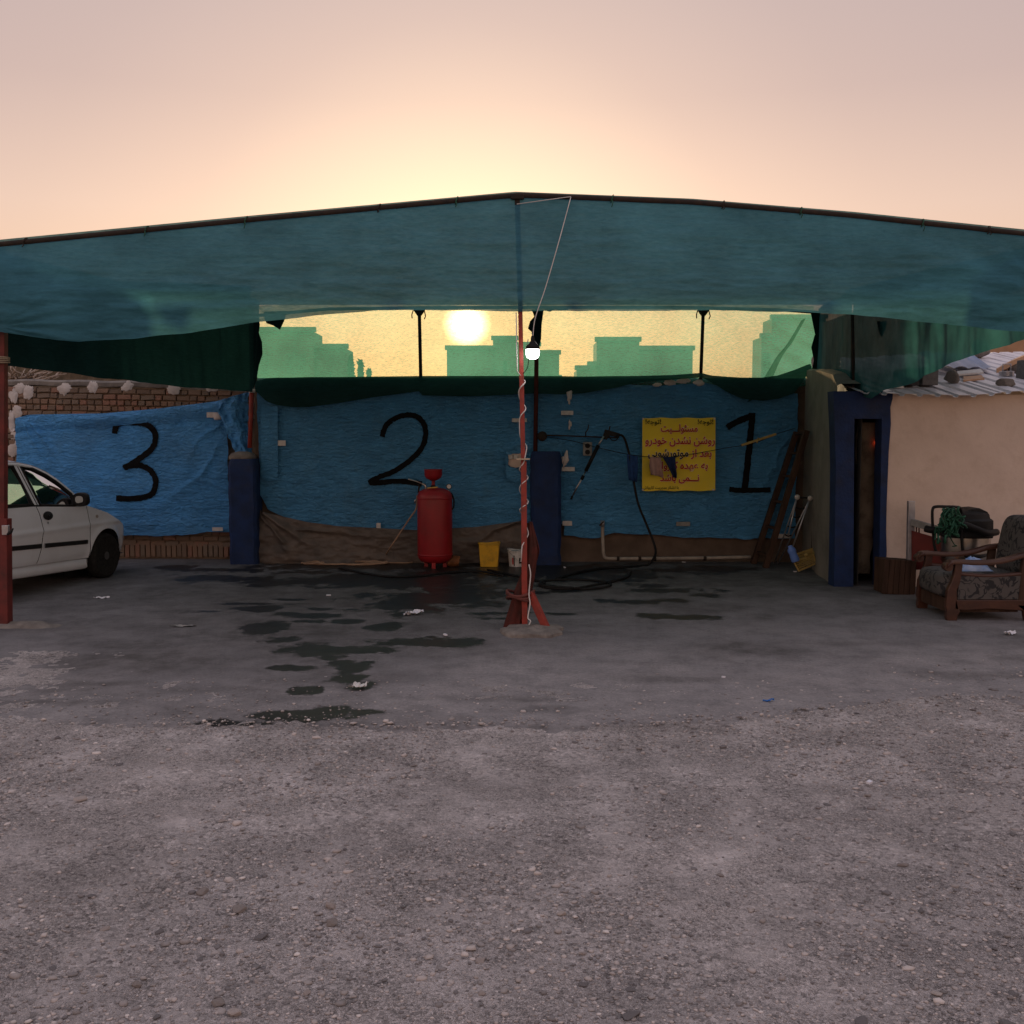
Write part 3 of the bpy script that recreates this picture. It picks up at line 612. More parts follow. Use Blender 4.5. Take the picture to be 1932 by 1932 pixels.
# ================================================================== BACK WALL, PILLARS
WX0, WX1, WY = P(483, 900, 14.3).x, P(1513, 900, 14.3).x, 14.3
wz = lambda x: np.interp(x, [WX0, WX1], [2.58, 2.56])
bwall = thing('back_wall', 'low brown plastered wall behind the two shade-tinted blue tarps', 'wall', (0.2, 14.4, 0))
MB().b2((WX0, WY, -.05), (WX1 + .1, WY + .3, 2.57)).build('wall', M['brown_plaster'], bwall)
for i, (cx, cy_, rx, ry) in enumerate([(1265, 722, 12, 5), (1290, 719, 14, 5), (1318, 722, 10, 6), (1240, 726, 8, 4)]):
    patch('plaster_dab', blob(cx, cy_, rx, ry, 40 + i), WY - .10, .01, M['whitewash'], bwall, .004)
def pillar(label, px0, px1, ptop, Y, seed, capped):
    a = P(px0, ptop, Y); b = P(px1, ptop, Y); t = thing('blue_pillar', label, 'pillar', ((a.x + b.x) / 2, Y, 0), 'short blue pillars against the back wall')
    zs = np.linspace(-.03, a.z, 26); q = MB(); w = b.x - a.x; ring = []
    for z_ in zs:
        f = 1 - .12 * max(0, (z_ - a.z + .12) / .12) ** 2
        j = (fbm(z_ * 5, 0, seed, 3) - .5) * .022; xm = (a.x + b.x) / 2
        o_ = []
        for k_ in range(28):
            th = 2 * math.pi * k_ / 28; ca_, sa_ = math.cos(th), math.sin(th); mxx = max(abs(ca_), abs(sa_)); g = .10 + .90 / mxx
            dd = (fbm(th * 2 + 9, z_ * 6, seed + 5, 3) - .5) * .018
            o_.append((xm + (w / 2 * f + dd) * ca_ * g + j, Y + .2 + (.2 * f + dd) * sa_ * g, z_))
        ring.append(o_)
    A = np.array(ring); A = np.concatenate([A, A[:, :1]], 1); q.grid(A); q.add(ring[-1], [tuple(range(28))])
    q.build('shaft', M['blue_pillar'], t, smooth=True, angle=40)
    if capped:
        q = MB().lathe([(.17, a.z - .01), (.175, a.z + .03), (.14, a.z + .075), (.06, a.z + .10)], ((a.x + b.x) / 2 - .03, Y + .2, 0), 16, sq=.6); q.build('mortar_cap', M['concrete_raw'], t, smooth=True)
    return t
pillar('short navy painted pillar with a rough mortar top beside the tarp numbered 3', 428, 482, 866, 13.95, 3, True)
pillar('short navy painted pillar standing behind the red centre post', 1001, 1060, 852, 13.95, 8, False)

# ================================================================== RIGHT SIDE: grey return wall, cream building, door
rw = MB()
A = [(P(1513, 1066, 14.3).x, 14.35), (3.80, 12.02)]
n_ = 40; rows = []
for i in range(n_):
    f = i / (n_ - 1); X_ = A[0][0] + (A[1][0] - A[0][0]) * f; Y_ = A[0][1] + (A[1][1] - A[0][1]) * f
    zt = np.interp(f, [0, .1, .5, .85, 1], [2.58, 2.66, 2.60, 2.50, 2.36])
    rows.append([(X_ + (fbm(Y_ * 2, z_ * 2, 77, 3) - .5) * .05, Y_, z_ * zt) for z_ in np.linspace(-.02, 1, 30)])
A = np.array(rows); Bk = A[:, -1:] + np.array([[.05, 0, .02]]); Bk2 = A[:, -1:] + np.array([[.3, 0, .02]]); Bk3 = Bk2.copy(); Bk3[..., 2] = -.05
rw.grid(np.concatenate([A, Bk, Bk2, Bk3], 1)); o = rw.build('return_wall', M['grey_plaster'], smooth=True, angle=60)
tag(o, 'dim grey plaster wall between the ladder and the blue doorway', 'wall')
DY = 11.98
hut = thing('cream_building', 'low cream plastered building with a ribbed metal roof and blue doorway', 'building', (5.5, 12, 0))
cx0 = P(1676, 900, DY).x
ztop = P(1775, 748, DY).z
# cream front wall, gently uneven
A = np.array([[(X_, DY + (fbm(X_ * 1.2, z_ * 1.2, 51, 4) - .5) * .05, z_) for z_ in np.linspace(-.05, ztop + .02, 34)] for X_ in np.linspace(cx0 - .03, 9.0, 70)])
q = MB().grid(A); q.b2((cx0 + .02, DY + .06, -.05), (9.0, DY + .3, ztop)); q.b2((8.7, DY + .1, -.05), (9, 15.5, ztop)); q.b2((5.0, 15.2, -.05), (9, 15.5, ztop + .35))
q.build('wall', M['cream_plaster'], hut, smooth=True, angle=50)
# blue painted doorway: outline with wavy edges around the opening
def pd(px, py, Y=DY - .02): return P(px, py, Y)
Lp = [(1573, 1112), (1575, 1040), (1576, 960), (1577, 880), (1575, 800), (1572, 738)]
Rp = [(1685, 738), (1684, 752), (1680, 768), (1681, 800), (1677, 850), (1675, 900), (1673, 950), (1672, 1000), (1673, 1040), (1670, 1112)]
oL, oR, oT, oB = 1612, 1664, 790, 1112
q = MB()
q.prism([pd(*p) for p in Lp] + [pd(oL + 3, 738), pd(oL, oT), pd(oL - 2, 1112)], (0, .22, 0))
q.prism([pd(oL + 3, 738), pd(oR + 2, 738), pd(oR, oT), pd(oL, oT)], (0, .22, 0))
q.prism([pd(oR + 2, 738)] + [pd(*p) for p in Rp] + [pd(oR - 6, 1112), pd(oR, oT)], (0, .22, 0))
dsur = q.build('door_surround', M['blue_pillar'], hut)
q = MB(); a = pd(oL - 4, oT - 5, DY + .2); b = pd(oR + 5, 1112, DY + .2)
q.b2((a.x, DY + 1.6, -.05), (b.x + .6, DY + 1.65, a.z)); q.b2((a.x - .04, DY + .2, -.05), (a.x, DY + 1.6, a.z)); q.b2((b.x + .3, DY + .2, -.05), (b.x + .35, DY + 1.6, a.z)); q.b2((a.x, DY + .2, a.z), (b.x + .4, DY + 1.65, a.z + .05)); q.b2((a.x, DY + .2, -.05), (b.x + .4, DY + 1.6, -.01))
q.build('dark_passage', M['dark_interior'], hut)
q = MB(); A = []
for py_ in np.linspace(797, 1082, 30):
    l = 1616 + 3 * math.sin(py_ * .05); r_ = (1655 if py_ < 930 else 1655 - (py_ - 930) * .10) + 2 * math.sin(py_ * .13)
    A.append([P(l, py_, DY + .35), P(l, py_, DY + .30), P((l + r_) / 2, py_, DY + .29), P(r_, py_, DY + .30), P(r_, py_, DY + .35)])
q.grid(np.array([[tuple(p) for p in r_] for r_ in A])); q.build('door_leaf', mat('door_worn', (.21, .165, .12), (.13, .10, .07), rough=.9, scale=3, dirt=(.03, .025, .02), dscale=4, damt=.95, bump=.3), dsur, smooth=True)
# ribbed roof sheets
rz0, slope = P(1775, 745, DY).z + .0, math.tan(R(10.5))
def roof_z(X_, Y_): return rz0 + .02 + (Y_ - DY) * slope + np.interp(X_, [3.9, 4.4, 5.2, 6.0, 9], [.055, .02, .0, .05, .12])
X_ = P(1618, 730, DY - .15).x; k = 0
while X_ < 9:
    prof = []; wsh = .83
    for c_ in range(4):
        b0 = X_ + c_ * .205
        prof += [(b0, 0), (b0 + .06, 0), (b0 + .078, -.026), (b0 + .118, -.026), (b0 + .136, 0), (b0 + .205, 0)] if c_ < 3 else [(b0, 0), (b0 + .06, 0), (b0 + .078, -.026), (b0 + .118, -.026), (b0 + .136, 0), (b0 + .215, .001)]
    A = np.array([[(p[0], Y_ + .012 * (k % 2), float(roof_z(p[0], Y_)) + p[1] + .006 * (k % 3)) for Y_ in np.linspace(DY - .16 - .03 * (k % 2), min(15.6, p[0] / .318), 8)] for p in prof])
    q = MB().grid(A); o = q.build('roof_sheet', M['roof_white'], hut)
    s_ = o.modifiers.new('thick', 'SOLIDIFY'); s_.thickness = .004
    X_ += .815; k += 1

# ================================================================== SHADE CANOPY
BYF = 9.42
bx = [-5.0, P(0, 460, BYF).x, P(500, 411, BYF).x, P(975, 368, BYF).x, P(1300, 384, BYF).x, P(1600, 410, BYF).x, P(1932, 442, BYF).x, 5.3]
bz = [P(0, 460, BYF).z - .05, P(0, 462, BYF).z, P(500, 413, BYF).z, P(975, 369, BYF).z, P(1300, 382, BYF).z, P(1600, 407, BYF).z, P(1932, 442, BYF).z, P(1932, 442, BYF).z - .09]
beam_z = lin(bx, bz)
can = thing('shade_canopy', 'sagging teal shade net canopy stretched over pipes above the wash bays', 'canopy', (0.1, 9.4, 0))
MB().tube([(x_, BYF, float(beam_z(x_))) for x_ in np.linspace(-4.85, 5.25, 40)], .028, 8).build('front_beam', M['rust_black'], can, smooth=True)
# front valance
vb = lin([P(p[0], 580, 9.36).x for p in ((-60, 0), (0, 0), (60, 0), (150, 0), (250, 0), (350, 0), (480, 0), (560, 0), (620, 0), (700, 0), (790, 0), (1000, 0), (1300, 0), (1500, 0), (1600, 0), (1700, 0), (1800, 0), (1932, 0), (2020, 0))],
         [P(966, y_, 9.36).z for y_ in (624, 626, 637, 645, 640, 628, 609, 600, 593, 588, 587, 588, 586, 589, 595, 604, 614, 626, 634)])
xs = np.linspace(-4.82, 5.2, 420); vv = np.linspace(0, 1, 90)
XX, VV = np.meshgrid(xs, vv, indexing='ij'); ZT = beam_z(XX) - .022; ZB = vb(XX) + (fbm(XX * 2.5, XX * 0, 61, 3) - .5) * .025; ZZ = ZT + (ZB - ZT) * VV
pin = P(-2, 618, 9.36); rr = np.sqrt((XX - pin.x) ** 2 + (ZZ - pin.z) ** 2); th = np.arctan2(ZZ - pin.z, XX - pin.x)
wr = np.sin(th * 26 + 5 * fbm(rr * 1.3, th * 3, 62, 3)) * .016 * np.clip(1.1 - np.abs(th + .12) * 1.1, .12, 1) * np.exp(-rr / 1.1) * np.clip(rr / .25, 0, 1)
pin2 = Vector((5.25, 0, 2.85)); rr2 = np.sqrt((XX - pin2.x) ** 2 + (ZZ - pin2.z) ** 2); th2 = np.arctan2(ZZ - pin2.z, XX - pin2.x)
wr2 = np.sin(th2 * 26 + 2 * fbm(rr2 * 1.1, th2 * 3, 63, 2)) * .016 * np.exp(-rr2 / 1.3)
YV = BYF - .02 - .10 * np.sin(math.pi * VV * .8) ** 1.2 + wr + wr2 + (fbm(XX * .9, ZZ * 3.5, 64, 4) - .5) * .10 * VV + (fbm(XX * 2.2 + ZZ * .8, ZZ * 14, 65, 4) - .5) * .045 * (.25 + VV)
o = link('front_valance', gridmesh('front_valance', np.stack([XX, YV, ZZ], -1)), M['net_teal'], can, smooth=True)
o['label'] = 'teal net valance hanging along the front beam'
for i, x_ in enumerate((-4.4, -3.3, -2.4, -1.2, -.5, .9, 1.9, 2.6, 3.7, 4.3)):
    z_ = float(beam_z(x_)); q = MB().tube([(x_ + .012 * math.sin(k_), BYF + math.cos(k_) * .038, z_ + math.sin(k_) * .038) for k_ in np.linspace(0, 6.283, 15)], .006, 5); q.tube([(x_, BYF - .045, z_ - .02), (x_ + .006, BYF - .06, z_ - .04), (x_ - .006, BYF - .06, z_ - .05 - .015 * (i % 3))], .004, 5); q.build('cloth_tie', M['rope_green'] if i % 3 else M['rust_black'], can, smooth=True)
# roof net from the front beam to the back pipe
PZ = P(900, 580, 14.22).z
XL = lambda f: -4.95 - .6 * f
XR = lambda f: 5.3 + .9 * f
ff = np.linspace(0, 1, 60); uu = np.linspace(0, 1, 110); UU, FF = np.meshgrid(uu, ff, indexing='ij')
XX = XL(FF) + (XR(FF) - XL(FF)) * UU; YY = BYF + (14.22 - BYF) * FF
ZZ = beam_z(-4.82 + 10.02 * UU) * (1 - FF) + PZ * FF + .035 - .12 * np.sin(math.pi * FF) + (fbm(XX * 1.2, YY * 1.2, 66, 4) - .5) * .12 * np.sin(math.pi * FF)
link('roof_net', gridmesh('roof_net', np.stack([XX, YY, ZZ], -1)), M['net_roof'], can, smooth=True)
# back pipe and the short poles that carry it
MB().tube([P(478, 596, 14.22), P(620, 583, 14.22), P(800, 580.5, 14.22), P(1000, 580, 14.22), P(1300, 580, 14.22), P(1480, 585, 14.22), P(1545, 590, 14.22)], .022, 8).build('back_pipe', M['rust_black'], can, smooth=True)
for a, b, r_ in (((791, 582), (794, 720), .024), ((1327, 582), (1322, 716), .024), ((1608, 592), (1611, 735), .02)):
    Y_ = 14.2 if a[0] < 1500 else 12.15
    MB().tube([P(a[0], a[1], Y_), P(b[0], b[1], Y_)], r_, 8).build('net_pole', M['rust_black'], can, smooth=True)
MB().tube([P(1013, 582, 14.1), P(1012, 700, 14.1), P(1010, 856, 14.12)], .03, 8).build('net_pole', M['dark_red'], can, smooth=True)
MB().tube([P(475, 738, 14.1), P(471, 845, 14.15)], .03, 8).build('net_pole', M['red_paint'], can, smooth=True)
MB().lathe([(.04, -.02), (.05, .0), (.045, .03)], P(475, 738, 14.1), 10).build('pole_binding', M['whitewash'], can)
# brace wraps on pole heads
for px_ in (791, 1327):
    q = MB(); c = P(px_, 586, 14.2); r = np.random.default_rng(px_)
    q.lathe([(.03, -.07), (.06, -.03), (.085, .01), (.06, .05)], c, 9); q.tube([c + Vector((.07, -.02, 0)), c + Vector((.09, -.03, -.08)), c + Vector((.07, -.03, -.12))], .008, 5); q.tube([c + Vector((-.08, -.02, 0)), c + Vector((-.10, -.03, -.06)), c + Vector((-.095, -.03, -.11))], .008, 5)
    q.build('knotted_wrap', M['rust_black'], can, smooth=True)
# back net (the see-through window over the wall)
xl = lambda z: P(484, 640, 14.25).x + (fbm(z * 4, z * 0, 71, 3) - .5) * .16
xr = lambda z: P(1534, 640, 14.25).x + (fbm(z * 5, z * 0 + 2, 72, 3) - .5) * .14
vv = np.linspace(0, 1, 70); uu = np.linspace(0, 1, 240); UU, VV = np.meshgrid(uu, vv, indexing='ij'); ZZ = PZ + .05 + (2.40 - PZ) * VV; XX = xl(ZZ) + (xr(ZZ) - xl(ZZ)) * UU
sag = np.interp(UU, [0, .045, .09, .14, .2, .9, .96, 1], [-.03, -.01, 0, 0, 0, 0, -.01, -.03])
YY = 14.245 + (fbm(XX * 1.1, ZZ * 1.5, 73, 4) - .5) * .05 + np.sin((XX * .8 + ZZ * 1.6) * 14) * .012 * np.clip((XX - 3.0) / .8, 0, 1)
bn = link('back_net', gridmesh('back_net', np.stack([XX, YY, ZZ + sag * (1 - VV)], -1)), M['net_back'], can, smooth=True)
bn['label'] = 'see-through green net over the wall, glowing with the low sun'
# folded-down bottom of the net hanging over the wall top
fx = [484, 500, 520, 548, 580, 640, 700, 790, 796, 880, 940, 1000, 1060, 1100, 1160, 1200, 1270, 1325, 1345, 1370, 1400, 1440, 1470, 1500, 1530]
fz = [740, 757, 764, 768, 768, 760, 750, 738, 746, 748, 746, 742, 744, 742, 732, 722, 716, 712, 722, 738, 752, 756, 752, 742, 700]
ft = [722, 717, 716, 716, 715, 715, 714, 713, 713, 713, 713, 713, 713, 714, 713, 713, 711, 707, 712, 714, 716, 716, 712, 702, 690]
zb_ = lin([P(a, 700, 14.12).x for a in fx], [P(966, a, 14.12).z for a in fz]); zt_ = lin([P(a, 700, 14.12).x for a in fx], [P(966, a, 14.12).z for a in ft])
xs = np.linspace(P(480, 700, 14.12).x, P(1532, 700, 14.12).x, 300); vv = np.linspace(0, 1, 24); XX, VV = np.meshgrid(xs, vv, indexing='ij')
ZZ = zt_(XX) + .03 + (zb_(XX) - zt_(XX) - .03) * VV; YY = 14.14 + .05 * np.cos(VV * math.pi * .5) - .05 * np.sin(VV * 3.1) + (fbm(XX * 2, ZZ * 5, 75, 4) - .5) * .07
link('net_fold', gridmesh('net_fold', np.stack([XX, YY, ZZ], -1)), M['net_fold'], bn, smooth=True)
# diagonal crease at the right end of the net
q = MB(); a_ = spline([P(1424, 752, 14.19), P(1446, 716, 14.2), P(1470, 672, 14.2), P(1490, 646, 14.2), P(1516, 602, 14.2)], 8); wv = np.interp(np.linspace(0, 1, len(a_)), [0, .4, 1], [.13, .06, .03])
q.grid(np.array([[tuple(p + Vector((-w_ * .8, 0, -w_ * .4))), tuple(p + Vector((0, -.03, 0))), tuple(p + Vector((w_, 0, w_ * .3)))] for p, w_ in zip(a_, wv)])); q.build('net_crease', M['net_crease'], bn, smooth=True)
# ragged flaps
def flap(pts, Y, name='torn_flap', m='net_dense'):
    MB().prism([P(a, b, Y + .02 * math.sin(a)) for a, b in pts], (0, .012, 0)).build(name, M[m], can)
flap([(498, 588), (541, 586), (536, 605), (528, 622), (515, 614), (503, 610), (499, 602)], 14.15)
flap([(474, 590), (486, 592), (490, 612), (488, 628), (494, 645), (495, 668), (488, 690), (484, 715), (476, 740)], 14.16)
flap([(1003, 584), (1026, 584), (1022, 612), (1021, 640), (1016, 662), (1010, 672), (1000, 664), (1004, 640), (1003, 626), (996, 620), (1000, 606), (1008, 597)], 14.05)
flap([(1026, 584), (1050, 582), (1075, 579), (1072, 584), (1058, 586), (1048, 583), (1038, 588), (1030, 586)], 14.12)
flap([(1530, 590), (1548, 590), (1545, 640), (1548, 700), (1530, 706), (1536, 680), (1531, 655), (1538, 630), (1533, 605)], 14.1)
flap([(1655, 606), (1674, 606), (1670, 622), (1664, 636), (1659, 626)], 11.7)
# side curtains
def curtain(name, pts, topz, botz, m, ampl, seed, nseg=160, ragged=.03):
    pts = np.array(pts); L_ = np.concatenate([[0], np.cumsum(np.linalg.norm(np.diff(pts, axis=0), axis=1))]); u = np.linspace(0, 1, nseg)
    X_ = np.interp(u * L_[-1], L_, pts[:, 0]); Y_ = np.interp(u * L_[-1], L_, pts[:, 1]); v = np.linspace(0, 1, 46)
    UU, VV = np.meshgrid(u, v, indexing='ij'); zt = np.interp(u, *topz)[:, None]; zb = (np.interp(u, *botz) + (fbm(u * 9, u * 0, seed, 3) - .5) * ragged)[:, None]
    ZZ = zt + (zb - zt) * VV; S = UU * L_[-1]
    d = (fbm(S * 2.2, ZZ * .5, seed + 1, 4) - .5) * ampl + (fbm(S * 7 + ZZ, ZZ * .8, seed + 2, 3) - .5) * ampl * .35
    A = np.stack([X_[:, None] + d, Y_[:, None] + d * .3, ZZ], -1)
    return link(name, gridmesh(name, A), m, can, smooth=True)
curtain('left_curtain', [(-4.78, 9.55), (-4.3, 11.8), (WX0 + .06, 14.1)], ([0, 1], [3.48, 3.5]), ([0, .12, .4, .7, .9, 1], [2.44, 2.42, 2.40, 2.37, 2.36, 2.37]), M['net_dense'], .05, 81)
px_ = P(1608, 700, 12.15).x
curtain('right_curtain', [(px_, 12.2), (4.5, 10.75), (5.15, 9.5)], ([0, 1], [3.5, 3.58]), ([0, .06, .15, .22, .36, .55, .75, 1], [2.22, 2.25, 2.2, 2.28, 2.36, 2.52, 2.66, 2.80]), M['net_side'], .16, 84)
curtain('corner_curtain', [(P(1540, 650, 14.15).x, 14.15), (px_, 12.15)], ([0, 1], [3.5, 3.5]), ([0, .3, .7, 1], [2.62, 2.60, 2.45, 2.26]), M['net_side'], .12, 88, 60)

# ================================================================== POSTS
pz = float(beam_z(0.05)); base = G(990, 1188)
cpst = thing('support_post', 'slim red post in the middle of the floor wound with white cable', 'post', base)
k1 = P(989, 985, 9.33); k2 = P(986, 880, 9.33)
MB().bar(base, P(988, 870, 9.33), .052).build('lower_sleeve', M['red_paint'], cpst, bevel=.004)
MB().bar(P(987.5, 885, 9.33), P(981, 560, 9.38), .041).build('upper_tube', M['red_paint'], cpst, bevel=.004)
MB().bar(P(981, 560, 9.38), P(975.5, 366, 9.42), .046).build('upper_tube', M['rust_black'], cpst)
MB().box(P(987, 866, 9.32), (.12, .10, .012)).build('clamp_plate', M['steel'], cpst)
MB().box(P(976, 372, 9.41), (.12, .07, .05)).build('beam_bracket', M['rust_black'], cpst, bevel=.01)
MB().bar(P(1000, 1118, 9.32), P(1034, 1192, 9.25), .06).build('brace', M['red_paint'], cpst, bevel=.004)
MB().bar(P(983, 1125, 9.42), G(955, 1185), .055).build('brace', M['dark_red'], cpst, bevel=.004)
# footing of broken concrete
q = MB(); c = G(1003, 1194); n_ = 44; r = np.random.default_rng(5); th = np.linspace(0, 2 * math.pi, n_, endpoint=False)
rr = .31 * (1 + .3 * (fbm(np.cos(th) * 2 + 4, np.sin(th) * 2 + 4, 91, 3) - .5) * 2)
ringz = [(1.0, -.03), (.97, .028), (.88, .045), (.6, .05), (.25, .062), (.0, .065)]
A = np.array([[(c.x + rr[k_] * f * math.cos(th[k_]), c.y + rr[k_] * f * .85 * math.sin(th[k_]), z_ + (fbm(th[k_] * 3, f * 5, 92, 2) - .5) * .02) for k_ in list(range(n_)) + [0]] for f, z_ in ringz])
q.grid(A); q.build('broken_footing', M['concrete_raw'], cpst, smooth=True, angle=45)
# cable spiralling down the post
pts = []
keys = [(985, 735, 0), (990, 770, 1), (994, 800, 2.6), (985, 860, 4.5), (994, 905, 6.5)]
for i in range(150):
    f = i / 149; py_ = 715 + (1010 - 715) * f; px_c = np.interp(py_, [560, 870, 1190], [981, 988, 990]); a_ = (f + .05 * math.sin(f * 9) + .02 * math.sin(f * 31)) * 2 * math.pi * 5.2 - 1.2
    w_ = .030 if py_ < 870 else .038
    pts.append(P(px_c, py_, 9.34) + Vector((math.cos(a_) * w_, -abs(math.sin(a_)) * 0 - math.sin(a_) * w_, 0)))
pts = [P(980, 590, 9.36) + Vector((-.03, -.02, 0)), P(979, 650, 9.35) + Vector((-.02, -.02, 0)), P(982, 700, 9.34) + Vector((-.03, -.03, 0))] + pts + [P(985, 1030, 9.29), P(983, 1060, 9.28)]
MB().tube(pts, .0055, 6).build('wound_cable', M['cord_white'], cpst, smooth=True)
MB().tube(spline([P(998, 1065, 9.27), P(1001, 1085, 9.26), P(998, 1120, 9.26), P(1000, 1140, 9.25), P(996, 1165, 9.24), P(1001, 1172, 9.22), P(995, 1184, 9.22)], 6), .006, 6).build('hanging_cord', M['cord_white'], cpst, smooth=True)
# red rag bundle tied to the post
rag = thing('rag_bundle', 'dark red cloth tied in a bundle round the foot of the centre post', 'cloth', G(975, 1186))
q = MB(); prof = [(1001, 985, 3, 5), (1003, 1010, 7, 9), (1005, 1030, 10, 12), (1003, 1045, 13, 12), (1000, 1065, 10, 12), (994, 1090, 12, 13), (985, 1118, 16, 16), (982, 1128, 17, 17), (978, 1145, 16, 16), (974, 1165, 17, 15), (971, 1182, 18, 16), (970, 1190, 19, 16)]
A = []
for px_, py_, rx, ry in prof:
    c = P(px_, py_, 9.38); A.append([tuple(c + Vector((math.cos(t_) * rx / 204 * (1 + .16 * math.sin(t_ * 7 + py_ * .03) + .5 * (float(fbm(t_ * 2.1 + 3, py_ * .045, 301, 3)) - .5)), math.sin(t_) * ry / 260 * (1 + .15 * math.sin(t_ * 6 + 1)), .01 * math.sin(t_ * 5)))) for t_ in np.linspace(0, 2 * math.pi, 41)])
q.grid(np.array(A)); q.build('cloth', M['dark_red'], rag, smooth=True, subd=1)
q = MB(); c = P(982, 1123, 9.36)
for k_ in range(3): q.tube([c + Vector((math.cos(t_) * .125, math.sin(t_) * .10, .02 * math.sin(t_ * 2 + k_) + (k_ - 1) * .022)) for t_ in np.linspace(0, 2 * math.pi, 25)], .014, 6)
q.build('knotted_tie', mat('tie', (.16, .05, .04), (.1, .035, .03), rough=.9), rag, smooth=True)
# left post
lb = G(9, 1182); lp = thing('support_post', 'dark red square post at the left edge beside the white car', 'post', lb)
MB().bar(lb, P(7, 978, 9.52), .105).build('lower_sleeve', M['red_deep'], lp, bevel=.005)
MB().bar(P(4, 990, 9.52), P(4, 560, 9.5), .075).build('upper_tube', M['red_deep'], lp, bevel=.004)
MB().bar(P(4, 560, 9.5), P(2, 462, 9.45), .06).build('upper_tube', M['rust_black'], lp)
MB().box(P(11, 1000, 9.44), (.06, .04, .09)).build('clamp', M['galv'], lp, bevel=.005)
MB().tube([P(14, 1008, 9.43), P(20, 1004, 9.42), P(25, 997, 9.42)], [.012, .016, .006], 6).build('clamp_lever', M['black_plastic'], lp, smooth=True)
q = MB()
for k_ in range(4): q.tube([P(4, 684 - k_ * 3, 9.5) + Vector((math.cos(t_) * .062, math.sin(t_) * .062, .004 * math.sin(t_ + k_))) for t_ in np.linspace(0, 6.283, 17)], .007, 5)
q.build('rope_binding', mat('rope', (.35, .28, .2), rough=.9), lp, smooth=True)
A = np.array([[(lb.x - .35 + 1.0 * i / 20, lb.y - .14 + .30 * j / 8, -.03 + .075 * math.sin(math.pi * j / 8) ** .5 * (1 if i < 13 else (20 - i) / 7) + .03 * (fbm(i * .6, j * .7, 95, 3) - .5)) for j in range(9)] for i in range(21)])
MB().grid(A).build('rough_kerb', M['concrete_raw'], lp, smooth=True)
rb = Vector((5.2, 9.45, 0)); rp = thing('support_post', 'red post carrying the right end of the canopy', 'post', rb)
MB().bar(rb, (5.2, 9.43, 3.45), .06).build('tube', M['red_paint'], rp)

